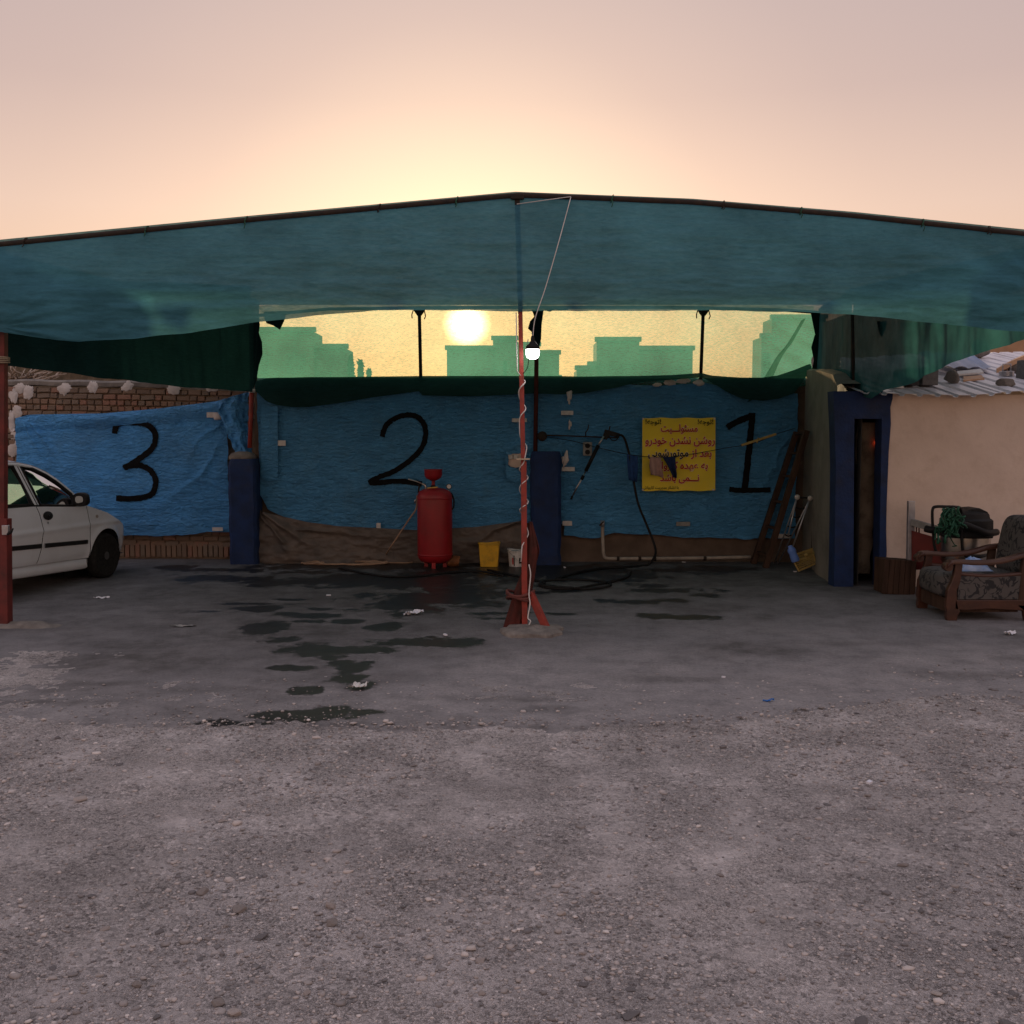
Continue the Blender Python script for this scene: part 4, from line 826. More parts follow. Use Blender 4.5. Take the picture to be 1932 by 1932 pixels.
# ================================================================== TARPAULINS
class Tarp:
    def __init__(s, Y, top, bot, seed, amp=1.0, folds=(), creases=()):
        s.Y = Y; s.seed = seed; s.amp = amp; s.folds = folds; s.creases = creases
        s.x0 = P(top[0][0], 900, Y).x; s.x1 = P(top[-1][0], 900, Y).x
        s.zt = lin([P(a, 900, Y).x for a, b in top], [P(966, b, Y).z for a, b in top]); s.zb = lin([P(a, 900, Y).x for a, b in bot], [P(966, b, Y).z for a, b in bot])
    def y(s, X_, Z_):
        X_ = np.asarray(X_, float); Z_ = np.asarray(Z_, float); q = s.seed
        d = (fbm(X_ * .8, Z_ * .9, q, 3) - .5) * .07 + (fbm(X_ * 3.0, Z_ * 7.5, q + 1, 4) - .5) * .042 + (fbm(X_ * 8, Z_ * 19, q + 2, 3) - .5) * .022
        for (ax, az, bx_, bz_, w, h_) in s.folds:      # ridge from a to b
            A_ = P(ax, az, s.Y); B_ = P(bx_, bz_, s.Y); ex, ez = B_.x - A_.x, B_.z - A_.z; L2 = ex * ex + ez * ez
            nz_ = (fbm(X_ * 2.4, Z_ * 2.4, q + 4, 3) - .5) * .22; Xq = X_ + nz_; Zq = Z_ - nz_ * .7
            t = np.clip(((Xq - A_.x) * ex + (Zq - A_.z) * ez) / L2, 0, 1); dist = np.hypot(Xq - A_.x - ex * t, Zq - A_.z - ez * t)
            sgn = np.tanh(((Xq - A_.x) * ez - (Zq - A_.z) * ex) * 20); ww = w * (.35 + 1.1 * t)
            d = d - .6 * h_ * np.exp(-(dist / ww) ** 2) * (1 - .8 * t) * (1 + .3 * sgn)
        for (cz, h_) in s.creases:
            zc_ = P(966, cz, s.Y).z + (X_ * .004); d = d - h_ * np.exp(-((Z_ - zc_) / .012) ** 2) * np.sign(Z_ - zc_ + 1e-6)
        return s.Y + d * s.amp
    def sheet(s, m, parent, du=.016, ragL=.02, ragR=.02, extra=None, thick=True):
        nu = int((s.x1 - s.x0) / du); nv_ = int((float(s.zt(s.x0)) - float(s.zb((s.x0 + s.x1) / 2))) / du)
        UU, VV = np.meshgrid(np.linspace(0, 1, nu), np.linspace(0, 1, nv_), indexing='ij'); X0 = s.x0 + (s.x1 - s.x0) * UU
        ZZ = s.zt(X0) + (s.zb(X0) - s.zt(X0)) * VV + (fbm(X0 * 4, VV * 0, s.seed + 8, 3) - .5) * .05 * (VV > .5) * (VV - .5) * 2
        XX = X0 + (fbm(ZZ * 5, ZZ * 0, s.seed + 9, 4) - .5) * 2 * (ragL * (1 - UU) ** 8 + ragR * UU ** 8)
        YY = s.y(XX, ZZ)
        if extra is not None: YY = YY + extra(XX, ZZ, UU, VV)
        return link('sheet', gridmesh('sheet', np.stack([XX, YY, ZZ], -1)), m, parent, smooth=True)
    def stroke(s, pts, w, parent, name='painted_number', label=None, rough_=.5, off=.014, seed=0):
        sp = spline([(a, b, 0) for a, b in pts], 10); q = MB(); n_ = len(sp); A = []
        for i, p in enumerate(sp):
            t = (sp[min(i + 1, n_ - 1)] - sp[max(i - 1, 0)]); t.normalize(); nx_, ny_ = -t.y, t.x; r = []
            wl = w / 2 * (1 + rough_ * (fbm(i * .8, 0.3, seed, 3) - .5)); wr_ = w / 2 * (1 + rough_ * (fbm(i * .8, 7.3, seed, 3) - .5))
            for k_ in np.linspace(-1, 1, 9):
                ww = wl * -k_ if k_ < 0 else wr_ * k_
                a = (p.x + nx_ * ww * np.sign(k_), p.y + ny_ * ww * np.sign(k_)); c = P(a[0], a[1], s.Y); yv_ = float(s.y(c.x, c.z)); c = P(a[0], a[1], yv_ - off); r.append(tuple(c))
            A.append(r)
        q.grid(np.array(A)); o_ = q.build(name, M['black_paint'], parent, smooth=True)
        if label: o_['label'] = label
        return o_
    def batten(s, px, py, w, h, parent, m='batten_white', rot=0):
        c = P(px, py, s.Y); yv_ = float(s.y(c.x, c.z)); k_ = s.Y / 1932
        MB().box((c.x, yv_ - .035, c.z), (w * k_, .016, h * k_), (0, rot, 0)).build('batten', M[m], parent, bevel=.003)
# --- bay 3
T3 = Tarp(14.45, [(33, 789), (60, 782), (200, 780), (300, 771), (415, 757), (432, 752)], [(33, 1000), (200, 1008), (260, 1010), (340, 1009), (390, 1003), (432, 1002)], 120, 1.0,
          folds=[(60, 800, 180, 950, .045, .07), (45, 800, 130, 960, .03, .05), (420, 800, 320, 905, .05, .05), (425, 850, 300, 960, .05, .05), (415, 920, 330, 880, .04, .03), (180, 880, 260, 930, .05, .03)], creases=[(957, .012), (990, .01)])
t3 = thing('tarpaulin', 'brighter blue tarp painted with a black 3, hung on the brick wall', 'tarp', (P(230, 900, 14.45).x, 14.45, 0), 'blue tarps hung along the back wall')
roll = lambda X_, Z_, U_, V_: -.055 * np.exp(-((V_ - .045) / .055) ** 2) * (1 + .5 * np.sin(X_ * 3)) + .02 * np.exp(-((V_ - .13) / .02) ** 2)
T3.sheet(M['tarp'], t3, ragL=.03, ragR=.02, extra=roll)
T3.stroke([(216, 818), (218, 806), (224, 800), (240, 797), (262, 798), (280, 803), (292, 817), (292, 835), (283, 850), (262, 866), (238, 881), (240, 880), (262, 878), (280, 885), (292, 900), (293, 915), (287, 931), (268, 939), (240, 941), (219, 940)], 10.8, t3, label='black brush-painted number 3', seed=3)
T3.batten(404, 783, 24, 10, t3); T3.batten(412, 998, 20, 7, t3)
patch('plaster_dab', blob(411, 786, 9, 7, 66), 14.38, .03, M['whitewash'], t3)
# torn bunched end climbing to the pole
q = MB(); A = []
pr = [(412, 757, 470, 738), (412, 775, 470, 760), (420, 800, 469, 790), (432, 825, 470, 812), (440, 845, 473, 832), (448, 860, 478, 850), (456, 885, 480, 878)]
for i in range(50):
    f = i / 49 * (len(pr) - 1); k_ = min(int(f), len(pr) - 2); g = f - k_; a = [pr[k_][j] * (1 - g) + pr[k_ + 1][j] * g for j in range(4)]; r = []
    for j in range(40):
        u = j / 39; px_ = a[0] + (a[2] - a[0]) * u; py_ = a[1] + (a[3] - a[1]) * u; Y_ = 14.28 - .10 * math.sin(u * 3.1) + float(fbm(u * 4, f * .9, 131, 3) - .5) * .20 + float(fbm(u * 9 + f, f * 1.6, 132, 2) - .5) * .05
        r.append(tuple(P(px_ + float(fbm(f * 3, u * 2, 133, 2) - .5) * 8, py_, Y_)))
    A.append(r)
q.grid(np.array(A)); q.build('torn_flap', M['tarp'], t3, smooth=True)
# --- bay 2
T2 = Tarp(14.2, [(489, 728), (560, 728), (800, 726), (1072, 722)], [(489, 930), (505, 962), (560, 984), (640, 998), (790, 1002), (900, 996), (985, 985), (1072, 990)], 140, .9,
          folds=[(1000, 770, 930, 830, .05, .03), (490, 780, 560, 850, .05, .03), (1060, 830, 1020, 900, .05, .04)], creases=[(795, .01), (937, .012), (870, .005)])
t2 = thing('tarpaulin', 'shade-tinted blue tarp painted with a black 2, behind the red tank', 'tarp', (P(760, 900, 14.2).x, 14.2, 0), 'blue tarps hung along the back wall')
T2.sheet(M['tarp_shaded'], t2)
T2.stroke([(721, 824), (724, 812), (733, 798), (750, 787), (770, 783), (786, 786), (798, 797), (803, 813), (801, 832), (792, 850), (774, 868), (745, 888), (715, 900), (699, 909), (712, 911), (740, 908), (770, 909), (796, 913)], 10, t2, label='black brush-painted number 2', seed=5)
for b_ in ((520, 836, 40, 10), (980, 793, 28, 7), (1070, 779, 23, 8)): T2.batten(*b_, t2)
T2.batten(715, 993, 8, 14, t2)
MB().prism([P(a, b, 14.15) for a, b in ((492, 768), (524, 766), (524, 905), (505, 908), (492, 900))], (0, .012, 0)).build('seam_panel', M['tarp_shaded'], t2)
# torn opening with light switches
sw = thing('switch_box', 'torn patch of bare wall with two light switches beside the red post', 'switch', P(968, 862, 14.12))
patch('bare_plaster', blob(972, 868, 16, 17, 12), 14.13, .012, M['cream_plaster'], sw)
for px_ in (963, 973): MB().box(P(px_, 862, 14.08), (.055, .03, .06)).build('switch', M['white_plastic'], sw, bevel=.006)
MB().prism([P(a, b, 14.09) for a, b in ((954, 852), (962, 850), (975, 848), (990, 845), (992, 852), (978, 856), (966, 856), (960, 866), (958, 880), (975, 884), (988, 905), (970, 910), (955, 900))], (0, .01, 0)).build('torn_edge', M['tarp_shaded'], sw)
# --- bay 1
T1 = Tarp(14.2, [(1064, 726), (1150, 724), (1240, 728), (1330, 722), (1420, 745), (1502, 742)], [(1064, 1010), (1130, 1015), (1160, 1006), (1300, 1013), (1380, 1017), (1502, 1016)], 160, 1.0,
          folds=[(1490, 830, 1400, 960, .05, .05), (1495, 880, 1420, 980, .04, .04), (1075, 900, 1130, 970, .05, .04), (1240, 980, 1180, 1000, .05, .03), (1010, 826, 1100, 880, .05, .04), (1480, 800, 1380, 850, .05, .03)], creases=[(790, .008), (945, .008)])
t1 = thing('tarpaulin', 'shade-tinted blue tarp painted with a black 1, behind the yellow notice', 'tarp', (P(1280, 900, 14.2).x, 14.2, 0), 'blue tarps hung along the back wall')
T1.sheet(M['tarp_shaded'], t1)
T1.stroke([(1372, 807), (1384, 799), (1402, 791), (1418, 784)], 12, t1, seed=8, label='flag of the black brush-painted number 1')
T1.stroke([(1419, 779), (1418, 800), (1414, 840), (1410, 880), (1405, 922)], 12, t1, seed=9, label='stem of the black brush-painted number 1', off=.017)
T1.stroke([(1376, 923), (1395, 925), (1420, 925), (1454, 924)], 9.5, t1, seed=10, label='foot of the black brush-painted number 1', off=.020)
for b_ in ((1072, 885, 24, 8), (1070, 987, 18, 9)): T1.batten(*b_, t1)
T1.batten(1288, 988, 26, 8, t1, 'grey_paint'); T1.batten(1476, 1011, 26, 8, t1)
for i, (a, b, w_, h_) in enumerate(((1074, 748, 5, 16), (1075, 800, 3, 10), (1066, 868, 6, 14))): patch('paint_smear', blob(a, b, w_, h_, 70 + i, rag=.8), 14.14, .006, M['whitewash'], t1, .002)
# brown dirty sheet along the foot of bay 2
gs = Tarp(14.14, [(487, 962), (520, 972), (580, 985), (640, 993), (790, 1000), (900, 994), (985, 982)], [(487, 1062), (560, 1066), (700, 1064), (985, 1062)], 180, 1.6,
          folds=[(500, 968, 620, 1050, .06, .10), (495, 975, 560, 1055, .04, .08), (980, 985, 870, 1010, .05, .06), (970, 990, 830, 1050, .07, .08), (560, 1000, 760, 1010, .05, .05)])
g_ = thing('ground_sheet', 'crumpled dirty brown sheet sagging along the foot of bay two', 'sheet', (P(740, 1060, 14.06).x, 14.06, 0))
gs.sheet(M['sheet_brown'], g_, extra=lambda X_, Z_, U_, V_: -.06 * V_ ** 2 * (1 - U_) + (fbm(X_ * 2.2, Z_ * 4, 188, 4) - .5) * .13 * V_ * (1 - .6 * U_))

# ================================================================== NOTICE (yellow banner with Persian lettering)
FORMS = {'ت': (0xFE95, 0xFE96, 0xFE97, 0xFE98), 'و': (0xFEED, 0xFEEE, 0, 0), 'ج': (0xFE9D, 0xFE9E, 0xFE9F, 0xFEA0), 'ه': (0xFEE9, 0xFEEA, 0xFEEB, 0xFEEC), 'م': (0xFEE1, 0xFEE2, 0xFEE3, 0xFEE4),
         'س': (0xFEB1, 0xFEB2, 0xFEB3, 0xFEB4), 'ئ': (0xFE89, 0xFE8A, 0xFE8B, 0xFE8C), 'ل': (0xFEDD, 0xFEDE, 0xFEDF, 0xFEE0), 'ی': (0xFEEF, 0xFEF0, 0xFEF3, 0xFEF4), 'ر': (0xFEAD, 0xFEAE, 0, 0),
         'ش': (0xFEB5, 0xFEB6, 0xFEB7, 0xFEB8), 'ن': (0xFEE5, 0xFEE6, 0xFEE7, 0xFEE8), 'د': (0xFEA9, 0xFEAA, 0, 0), 'خ': (0xFEA5, 0xFEA6, 0xFEA7, 0xFEA8), 'ب': (0xFE8F, 0xFE90, 0xFE91, 0xFE92),
         'ع': (0xFEC9, 0xFECA, 0xFECB, 0xFECC), 'ا': (0xFE8D, 0xFE8E, 0, 0), 'ز': (0xFEAF, 0xFEB0, 0, 0), 'ک': (0xFED9, 0xFEDA, 0xFEDB, 0xFEDC), 'ـ': (0x640, 0x640, 0x640, 0x640)}
def shape(s):
    out = []
    for i, ch in enumerate(s):
        if ch not in FORMS: out.append(ch); continue
        pv = i > 0 and s[i - 1] in FORMS and FORMS[s[i - 1]][2] != 0; nx_ = i + 1 < len(s) and s[i + 1] in FORMS and FORMS[ch][2] != 0
        f = FORMS[ch]; out.append(chr(f[3] if pv and nx_ else f[1] if pv else f[2] if nx_ else f[0]))
    return ''.join(out[::-1])
def lettering(text, x0, x1, yt, yb, Y, m, parent, offset=.012, fit='w', name='lettering'):
    """text fitted into a pixel box on the banner, as flat print geometry"""
    c = bpy.data.curves.new(name, 'FONT'); c.body = shape(text); c.resolution_u = 3; c.offset = offset; c.size = 1
    o_ = bpy.data.objects.new('tmp', c); col.objects.link(o_); bpy.context.view_layer.update()
    me = bpy.data.meshes.new_from_object(o_.evaluated_get(bpy.context.evaluated_depsgraph_get())); bpy.data.objects.remove(o_)
    V_ = np.zeros(len(me.vertices) * 3, np.float32); me.vertices.foreach_get('co', V_); V_ = V_.reshape(-1, 3)
    lo, hi = V_.min(0), V_.max(0); a = P(x0, yb, Y); b = P(x1, yt, Y)
    X_ = a.x + (V_[:, 0] - lo[0]) / (hi[0] - lo[0]) * (b.x - a.x); Z_ = a.z + (V_[:, 1] - lo[1]) / (hi[1] - lo[1]) * (b.z - a.z)
    me.vertices.foreach_set('co', np.stack([X_, np.full(len(X_), Y), Z_], -1).astype(np.float32).ravel()); me.update(); me.name = name
    me.materials.clear(); return link(name, me, m, parent)
SY = 14.06
nb_ = thing('notice_banner', 'square yellow banner with red Persian lettering pinned on the tarp', 'banner', P(1281, 926, SY))
sq = lambda a, b: P(a, b, SY)
A = np.array([[tuple(P(1212 + (1350 - 1212) * i / 20 + (1 if j > 10 else 0) * 0 - .6 * j / 20, 788.5 + (926 - 788.5) * j / 20 + .8 * math.sin(i * .9), SY + .010 * math.sin(i * .7) * math.sin(j * .5) + .012)) for j in range(21)] for i in range(21)])
MB().grid(A).build('banner_sheet', M['sign_yellow'], nb_, smooth=True)
def zs(x, y): return ((1850 + x / 6.44) * .644, (1200 + y / 6.44) * .644)
LINES = [('!توجه!', 265, 560, 180, 305, 'sign_black'), ('!توجه!', 1250, 1545, 180, 305, 'sign_black'), ('مسئولـــیت', 555, 1250, 275, 462, 'sign_red'), ('روشن نشدن خودرو', 258, 1575, 510, 700, 'sign_red'),
         ('بعد از', 1120, 1512, 745, 940, 'sign_red'), ('موتورشویی', 315, 1075, 745, 940, 'sign_black'), ('به عهده کارواش', 350, 1440, 980, 1165, 'sign_red'), ('نـــمی باشد', 540, 1278, 1210, 1395, 'sign_red'), ('با تشکر مدیریت کارواش', 215, 890, 1440, 1512, 'sign_black')]
for tx, a, b, c_, d, mm in LINES:
    x0, y0 = zs(a, c_); x1, y1 = zs(b, d)
    if mm == 'sign_red' or 'موتور' in tx: lettering(tx, x0 - .6, x1 + .6, y0 - .6, y1 + .6, SY - .004, M['sign_white'], nb_, .045, name='lettering_outline')
    lettering(tx, x0, x1, y0, y1, SY - .008, M[mm], nb_, .016 if 'تشکر' not in tx else .008)
for a, b in ((1213.5, 790), (1348, 790), (1213, 924), (1346, 924)): MB().lathe([(.012, 0), (.014, .004), (.006, .01)], P(a, b, SY - .012), 10, axis='y').build('eyelet', M['batten_white'], nb_)

# ================================================================== CAR
CW = G(205, 1091); yaw = R(78); HD = Vector((math.cos(yaw), math.sin(yaw), 0)); LT = Vector((-HD.y, HD.x, 0))     # LT points to the car's left
car = thing('parked_car', 'white four-door hatchback parked nose to the wall at the left edge', 'car', CW + LT * .82 - HD * 1.2)
HW = .82
def cw(s, w, z):      # s forward from the front axle, w from the centre line to the right, z up
    return tuple(CW + HD * s + LT * (HW - w) + Vector((0, 0, z)))
plan = lin([-3.3, -3.15, -2.8, -2.2, -1.2, -.3, .2, .45, .62, .74, .80], [.50, .68, .78, .815, .82, .82, .80, .755, .66, .5, .3])
def side_w(s, z):
    w = plan(s); zz = np.clip((z - .2) / .78, 0, 1)
    return w - .05 * (1 - zz) ** 3 * 1.2 - .045 * np.clip((z - .62) / .36, 0, 1) ** 1.8 - .015 * np.exp(-((z - .30) / .05) ** 2) + .012 * np.exp(-((z - .70) / .03) ** 2)
belt = lin([-3.3, -1.9, -1.25, -.57, -.37, .06, .25, .45, .62, .78], [1.04, 1.0, .985, .935, .945, .82, .73, .64, .56, .5])
sill = lin([-3.3, -1.77, -.38, .3, .8], [.36, .35, .30, .30, .28])
AR, AZ = .335, .29
def panel(name, sl_, sr_, parent, m=None, nu=60, nv_=44, zlo=None, zhi=None, off=0):
    A = np.zeros((nu, nv_, 3)); keep = np.ones((nu, nv_), bool)
    for i in range(nu):
        for j in range(nv_):
            f = i / (nu - 1); v = j / (nv_ - 1); s0 = sl_(.65) + (sr_(.65) - sl_(.65)) * f
            z = (zlo(s0) if zlo else float(sill(s0))) * (1 - v) + (zhi(s0) if zhi else float(belt(s0))) * v
            s_ = sl_(z) + (sr_(z) - sl_(z)) * f
            for ac in (0.0, -2.42):
                d = math.hypot(s_ - ac, z - AZ)
                if d < AR:
                    keep[i, j] = False
                    if d > 1e-4: s_ = ac + (s_ - ac) * AR / d; z = AZ + (z - AZ) * AR / d
            wv_ = float(side_w(s_, z)) + off
            for ac in (0.0, -2.42):
                d = math.hypot(s_ - ac, z - AZ); wv_ += .018 * math.exp(-((d - AR) / .05) ** 2) if z > .25 else 0
            A[i, j] = cw(s_, wv_, z)
    q = MB(); q.v = [tuple(x) for x in A.reshape(-1, 3)]
    for i in range(nu - 1):
        for j in range(nv_ - 1):
            if keep[i:i + 2, j:j + 2].any(): q.f.append((i * nv_ + j, (i + 1) * nv_ + j, (i + 1) * nv_ + j + 1, i * nv_ + j + 1))
    return q.build(name, m or M['white_car'], parent, smooth=True)
Bc = lin([.3, .36, .5, .73, .9, 1.0], [-1.30, -1.285, -1.235, -1.20, -1.225, -1.26]); Ac = lin([.3, .6, .95], [-.34, -.335, -.36]); Cc = lin([.3, .6, .75, 1.0], [-2.0, -2.02, -2.10, -2.14])
G5 = .005
fdoor = panel('front_door', lambda z: float(Bc(z)) + G5, lambda z: float(Ac(z)) - G5, car)
rdoor = panel('rear_door', lambda z: float(Cc(z)) + G5, lambda z: float(Bc(z)) - G5, car)
panel('front_fender', lambda z: float(Ac(z)) + G5, lambda z: .78 - .0 * z, car, nu=90)
panel('rear_quarter', lambda z: -3.25, lambda z: float(Cc(z)) - G5, car, nu=70)
# sill below the doors
A = np.array([[cw(s_, float(side_w(s_, .30)) - .01 - (.03 if j == 0 else 0) - (.12 if j > 2 else 0), float(sill(s_)) - .006 - [.13, .11, .005, .0][j] if j < 4 else 0) for j in range(4)] for s_ in np.linspace(-2.1, -.33, 30)])
MB().grid(A).build('sill', M['white_car'], car, smooth=True)
# hood, roof, far side, underbody
def topz(s_, w): return float(belt(s_)) + .05 * (1 - (w / max(.2, float(plan(s_)) - .04)) ** 2)
A = np.array([[cw(s_, w_ * (float(side_w(s_, float(belt(s_)))) - .002), topz(s_, w_ * float(plan(s_)))) for w_ in np.linspace(-1, 1, 25)] for s_ in np.linspace(-.45, .8, 40)])
MB().grid(A).build('hood', M['white_car'], car, smooth=True)
A = np.array([[cw(s_, -float(side_w(s_, z_)), z_) for z_ in np.linspace(.3, float(belt(s_)), 12)] for s_ in np.linspace(-3.2, .78, 60)])
MB().grid(A).build('far_side', M['white_car'], car, smooth=True)
fr = np.array([[cw(.80 + .04 * math.sin(v * 3.1) - .5 * abs(w_) ** 5, w_ * .62, .22 + v * .32) for v in np.linspace(0, 1, 8)] for w_ in np.linspace(-1, 1, 20)]); MB().grid(fr).build('front_bumper', M['white_car'], car, smooth=True)
rr_ = np.array([[cw(-3.28 + .3 * abs(w_) ** 5 + .12 * v, w_ * .74, .3 + v * .75) for v in np.linspace(0, 1, 8)] for w_ in np.linspace(-1, 1, 20)]); MB().grid(rr_).build('tailgate', M['white_car'], car, smooth=True)
q = MB(); q.add([cw(-3.2, -.7, .24), cw(.7, -.6, .24), cw(.7, .6, .24), cw(-3.2, .7, .24)], [(0, 1, 2, 3)]); q.add([cw(-3.1, -.72, .62), cw(-.2, -.72, .62), cw(-.2, .72, .62), cw(-3.1, .72, .62)], [(0, 1, 2, 3)])
for ac in (0, -2.42):
    for sg in (1, -1): q.grid(np.array([[cw(ac + math.cos(t_) * (AR + .01), sg * w_, AZ + math.sin(t_) * (AR + .01)) for w_ in (.30, .76)] for t_ in np.linspace(-.3, math.pi + .3, 20)])); q.grid(np.array([[cw(ac + r_ * math.cos(t_), sg * .40, AZ + r_ * math.sin(t_)) for r_ in (.01, AR + .02)] for t_ in np.linspace(0, 2 * math.pi, 24)]))
q.build('underbody', M['dark_interior'], car)
# greenhouse: points sighted on the leaning window plane
def gw(z): return HW - .065 - .21 * max(0, (z - .95)) / .5
def cz(x, y, dw=0):
    px_, py_ = (x / 4.83) * .644, (1320 + y / 4.83) * .644
    z = 1.2
    for _ in range(12):
        w = gw(z) + dw; o_ = CW + LT * (HW - w); d = P(px_, py_, 1.0) - Vector((0, 0, CAM_H)); n2_ = Vector((HD.y, -HD.x, 0))
        t = (o_ - Vector((0, 0, CAM_H))).dot(n2_) / d.dot(n2_); p_ = Vector((0, 0, CAM_H)) + d * t; z = p_.z
    return (p_ - CW).dot(HD), z
outline = [cz(*p_) for p_ in ((75, 158), (250, 168), (420, 200), (550, 252), (680, 318), (800, 395), (950, 515), (1060, 612), (1130, 690))]
win_top = [cz(*p_) for p_ in ((285, 232), (450, 258), (640, 350), (800, 455), (1000, 615))]
win_bot = [cz(*p_) for p_ in ((560, 772), (780, 778), (1030, 785))]
rw_top = [cz(*p_) for p_ in ((20, 218), (172, 222))]; rw_bot = [cz(*p_) for p_ in ((20, 768), (455, 765))]
def on(s_, z, dw=0): return cw(s_, gw(z) + dw, z)
ol_s = [p_[0] for p_ in outline]; ol_z = [p_[1] for p_ in outline]
roofz = lambda s_: float(np.interp(s_, [-3.25, -3.0, -2.6] + ol_s, [1.06, 1.30, 1.44] + ol_z))
# side frame strip meshes: bands between curves
def band(c1, c2, name, m, dw=0, parent=car, n=26):
    f1 = lin(np.linspace(0, 1, len(c1)), [p_[0] for p_ in c1]); g1 = lin(np.linspace(0, 1, len(c1)), [p_[1] for p_ in c1]); f2 = lin(np.linspace(0, 1, len(c2)), [p_[0] for p_ in c2]); g2 = lin(np.linspace(0, 1, len(c2)), [p_[1] for p_ in c2])
    A = np.array([[on(float(f1(t_) * (1 - k_) + f2(t_) * k_), float(g1(t_) * (1 - k_) + g2(t_) * k_), dw + .012 * math.sin(k_ * math.pi)) for k_ in np.linspace(0, 1, 5)] for t_ in np.linspace(0, 1, n)])
    return MB().grid(A).build(name, m, parent, smooth=True)
bz_ = lambda s_: float(belt(s_)) - .004
up = [(s_, z_) for s_, z_ in outline]
band(up[1:], [win_top[0]] + win_top[1:] + [(outline[-1][0] + .02, bz_(outline[-1][0]) + .02)], 'roof_rail', M['white_car'])
band([(outline[0][0] - .6, roofz(outline[0][0] - .6)), outline[0], up[1]], [(rw_top[0][0] - .6, rw_top[0][1] - .02), rw_top[0], win_top[0]], 'roof_rail', M['white_car'])
band([rw_top[1], rw_bot[1]], [win_top[0], win_bot[0]], 'door_pillar', M['white_car'], .004)
dl = [( (rw_top[1][0] + win_top[0][0]) / 2, (rw_top[1][1] + win_top[0][1]) / 2), ((rw_bot[1][0] + win_bot[0][0]) / 2, (rw_bot[1][1] + win_bot[0][1]) / 2)]
band([(dl[0][0] - .006, dl[0][1]), (dl[1][0] - .006, dl[1][1])], [(dl[0][0] + .006, dl[0][1]), (dl[1][0] + .006, dl[1][1])], 'door_seam', M['black_plastic'], .012)
# black window seals
sealw = .022
def seal(pts, parent, w_=.022):
    q = MB()
    q.tube([on(s_, z_, .006) for s_, z_ in pts], w_ / 2, 6); return q.build('window_seal', M['black_plastic'], parent, smooth=True)
seal([win_bot[0], win_top[0]] + win_top[1:] + [win_bot[-1]] + [win_bot[1], win_bot[0]], fdoor, .034)
seal([(rw_bot[0][0] - .3, rw_bot[0][1]), rw_bot[1], rw_top[1], (rw_top[0][0] - .3, rw_top[0][1])], rdoor, .034)
band([(win_bot[0][0], bz_(win_bot[0][0]) - .01), (win_bot[-1][0] + .1, bz_(win_bot[-1][0] + .1) - .01)], [win_bot[0], (win_bot[-1][0] + .1, win_bot[-1][1])], 'window_sill', M['black_plastic'], .004, fdoor)
band([(rw_bot[0][0] - .3, bz_(rw_bot[0][0]) - .01), (rw_bot[1][0], bz_(rw_bot[1][0]) - .01)], [(rw_bot[0][0] - .3, rw_bot[0][1]), rw_bot[1]], 'window_sill', M['black_plastic'], .004, rdoor)
# panes
band([win_bot[0]] + win_top[0:1] + win_top[1:], [win_bot[0], win_bot[0], win_bot[1], win_bot[1], win_bot[2], win_bot[2]], 'window_pane', M['car_glass'], -.008, fdoor)
band([(rw_top[0][0] - .3, rw_top[0][1]), rw_top[1]], [(rw_bot[0][0] - .3, rw_bot[0][1]), rw_bot[1]], 'window_pane', M['car_glass'], -.008, rdoor)
# black mirror corner + mirror
tri = [cz(*p_) for p_ in ((1000, 580), (1090, 660), (1140, 800), (1010, 785))]
MB().prism([on(s_, z_, .008) for s_, z_ in tri], tuple(-LT * .0 + LT * .02)).build('mirror_corner', M['black_plastic'], fdoor)
ms, mz = cz(1175, 690, .14)
mir = MB().lathe([(.0, -.05), (.06, -.045), (.085, -.01), (.088, .03), (.08, .055)], (0, 0, 0), 20, axis='y', sq=.35)
Mx = Matrix.Translation(Vector(cw(ms, gw(mz) + .13, mz))) @ Matrix.Rotation(yaw - R(90) , 4, 'Z')
mir.v = [tuple(Mx @ Vector((a * 1.15, -b, c_ * .95))) for a, b, c_ in mir.v]
mo = mir.build('wing_mirror', M['black_plastic'], fdoor, smooth=True, angle=50)
q = MB().lathe([(.045, 0), (.048, .004)], (0, 0, 0), 20, axis='y', sq=.35); q.v = [tuple(Mx @ Vector((a * 1.1, -.058 - b, c_ * .9))) for a, b, c_ in q.v]; q.build('mirror_glass', mat('mirror_dark', (.22, .24, .23), rough=.08, metal=1), fdoor)
MB().bar(cw(ms, gw(mz), mz - .06), cw(ms, gw(mz) + .12, mz - .05), .05).build('mirror_arm', M['black_plastic'], fdoor)
# handle, lock, trims
def onside(s_, z, o_=.0): return cw(s_, float(side_w(s_, z)) + o_, z)
hs, hz_ = -1.09, .868
q = MB(); A = np.array([[onside(hs + math.cos(t_) * .085 * r_, hz_ + math.sin(t_) * .05 * r_, .004 + (1 - r_) * .02) for r_ in (1, .7, .05)] for t_ in np.linspace(0, 2 * math.pi, 25)]); q.grid(A); q.build('door_handle', M['black_plastic'], fdoor, smooth=True)
A = np.array([[onside(hs - .02 + math.cos(t_) * .014 * r_, .79 + math.sin(t_) * .014 * r_, .004) for r_ in (1, .05)] for t_ in np.linspace(0, 2 * math.pi, 13)]); MB().grid(A).build('door_lock', M['steel'], fdoor)
for nm_, s0, s1, par in (('trim_strip', -1.19, -.39, fdoor), ('trim_strip', -1.98, -1.24, rdoor)):
    A = np.array([[onside(s_, np.interp(s_, [-1.98, -.39], [.572, .497]) + dz, o_) for dz, o_ in ((-.026, 0), (-.022, .014), (.022, .014), (.026, 0))] for s_ in np.linspace(s0, s1, 24)]); MB().grid(A).build(nm_, M['black_plastic'], par)
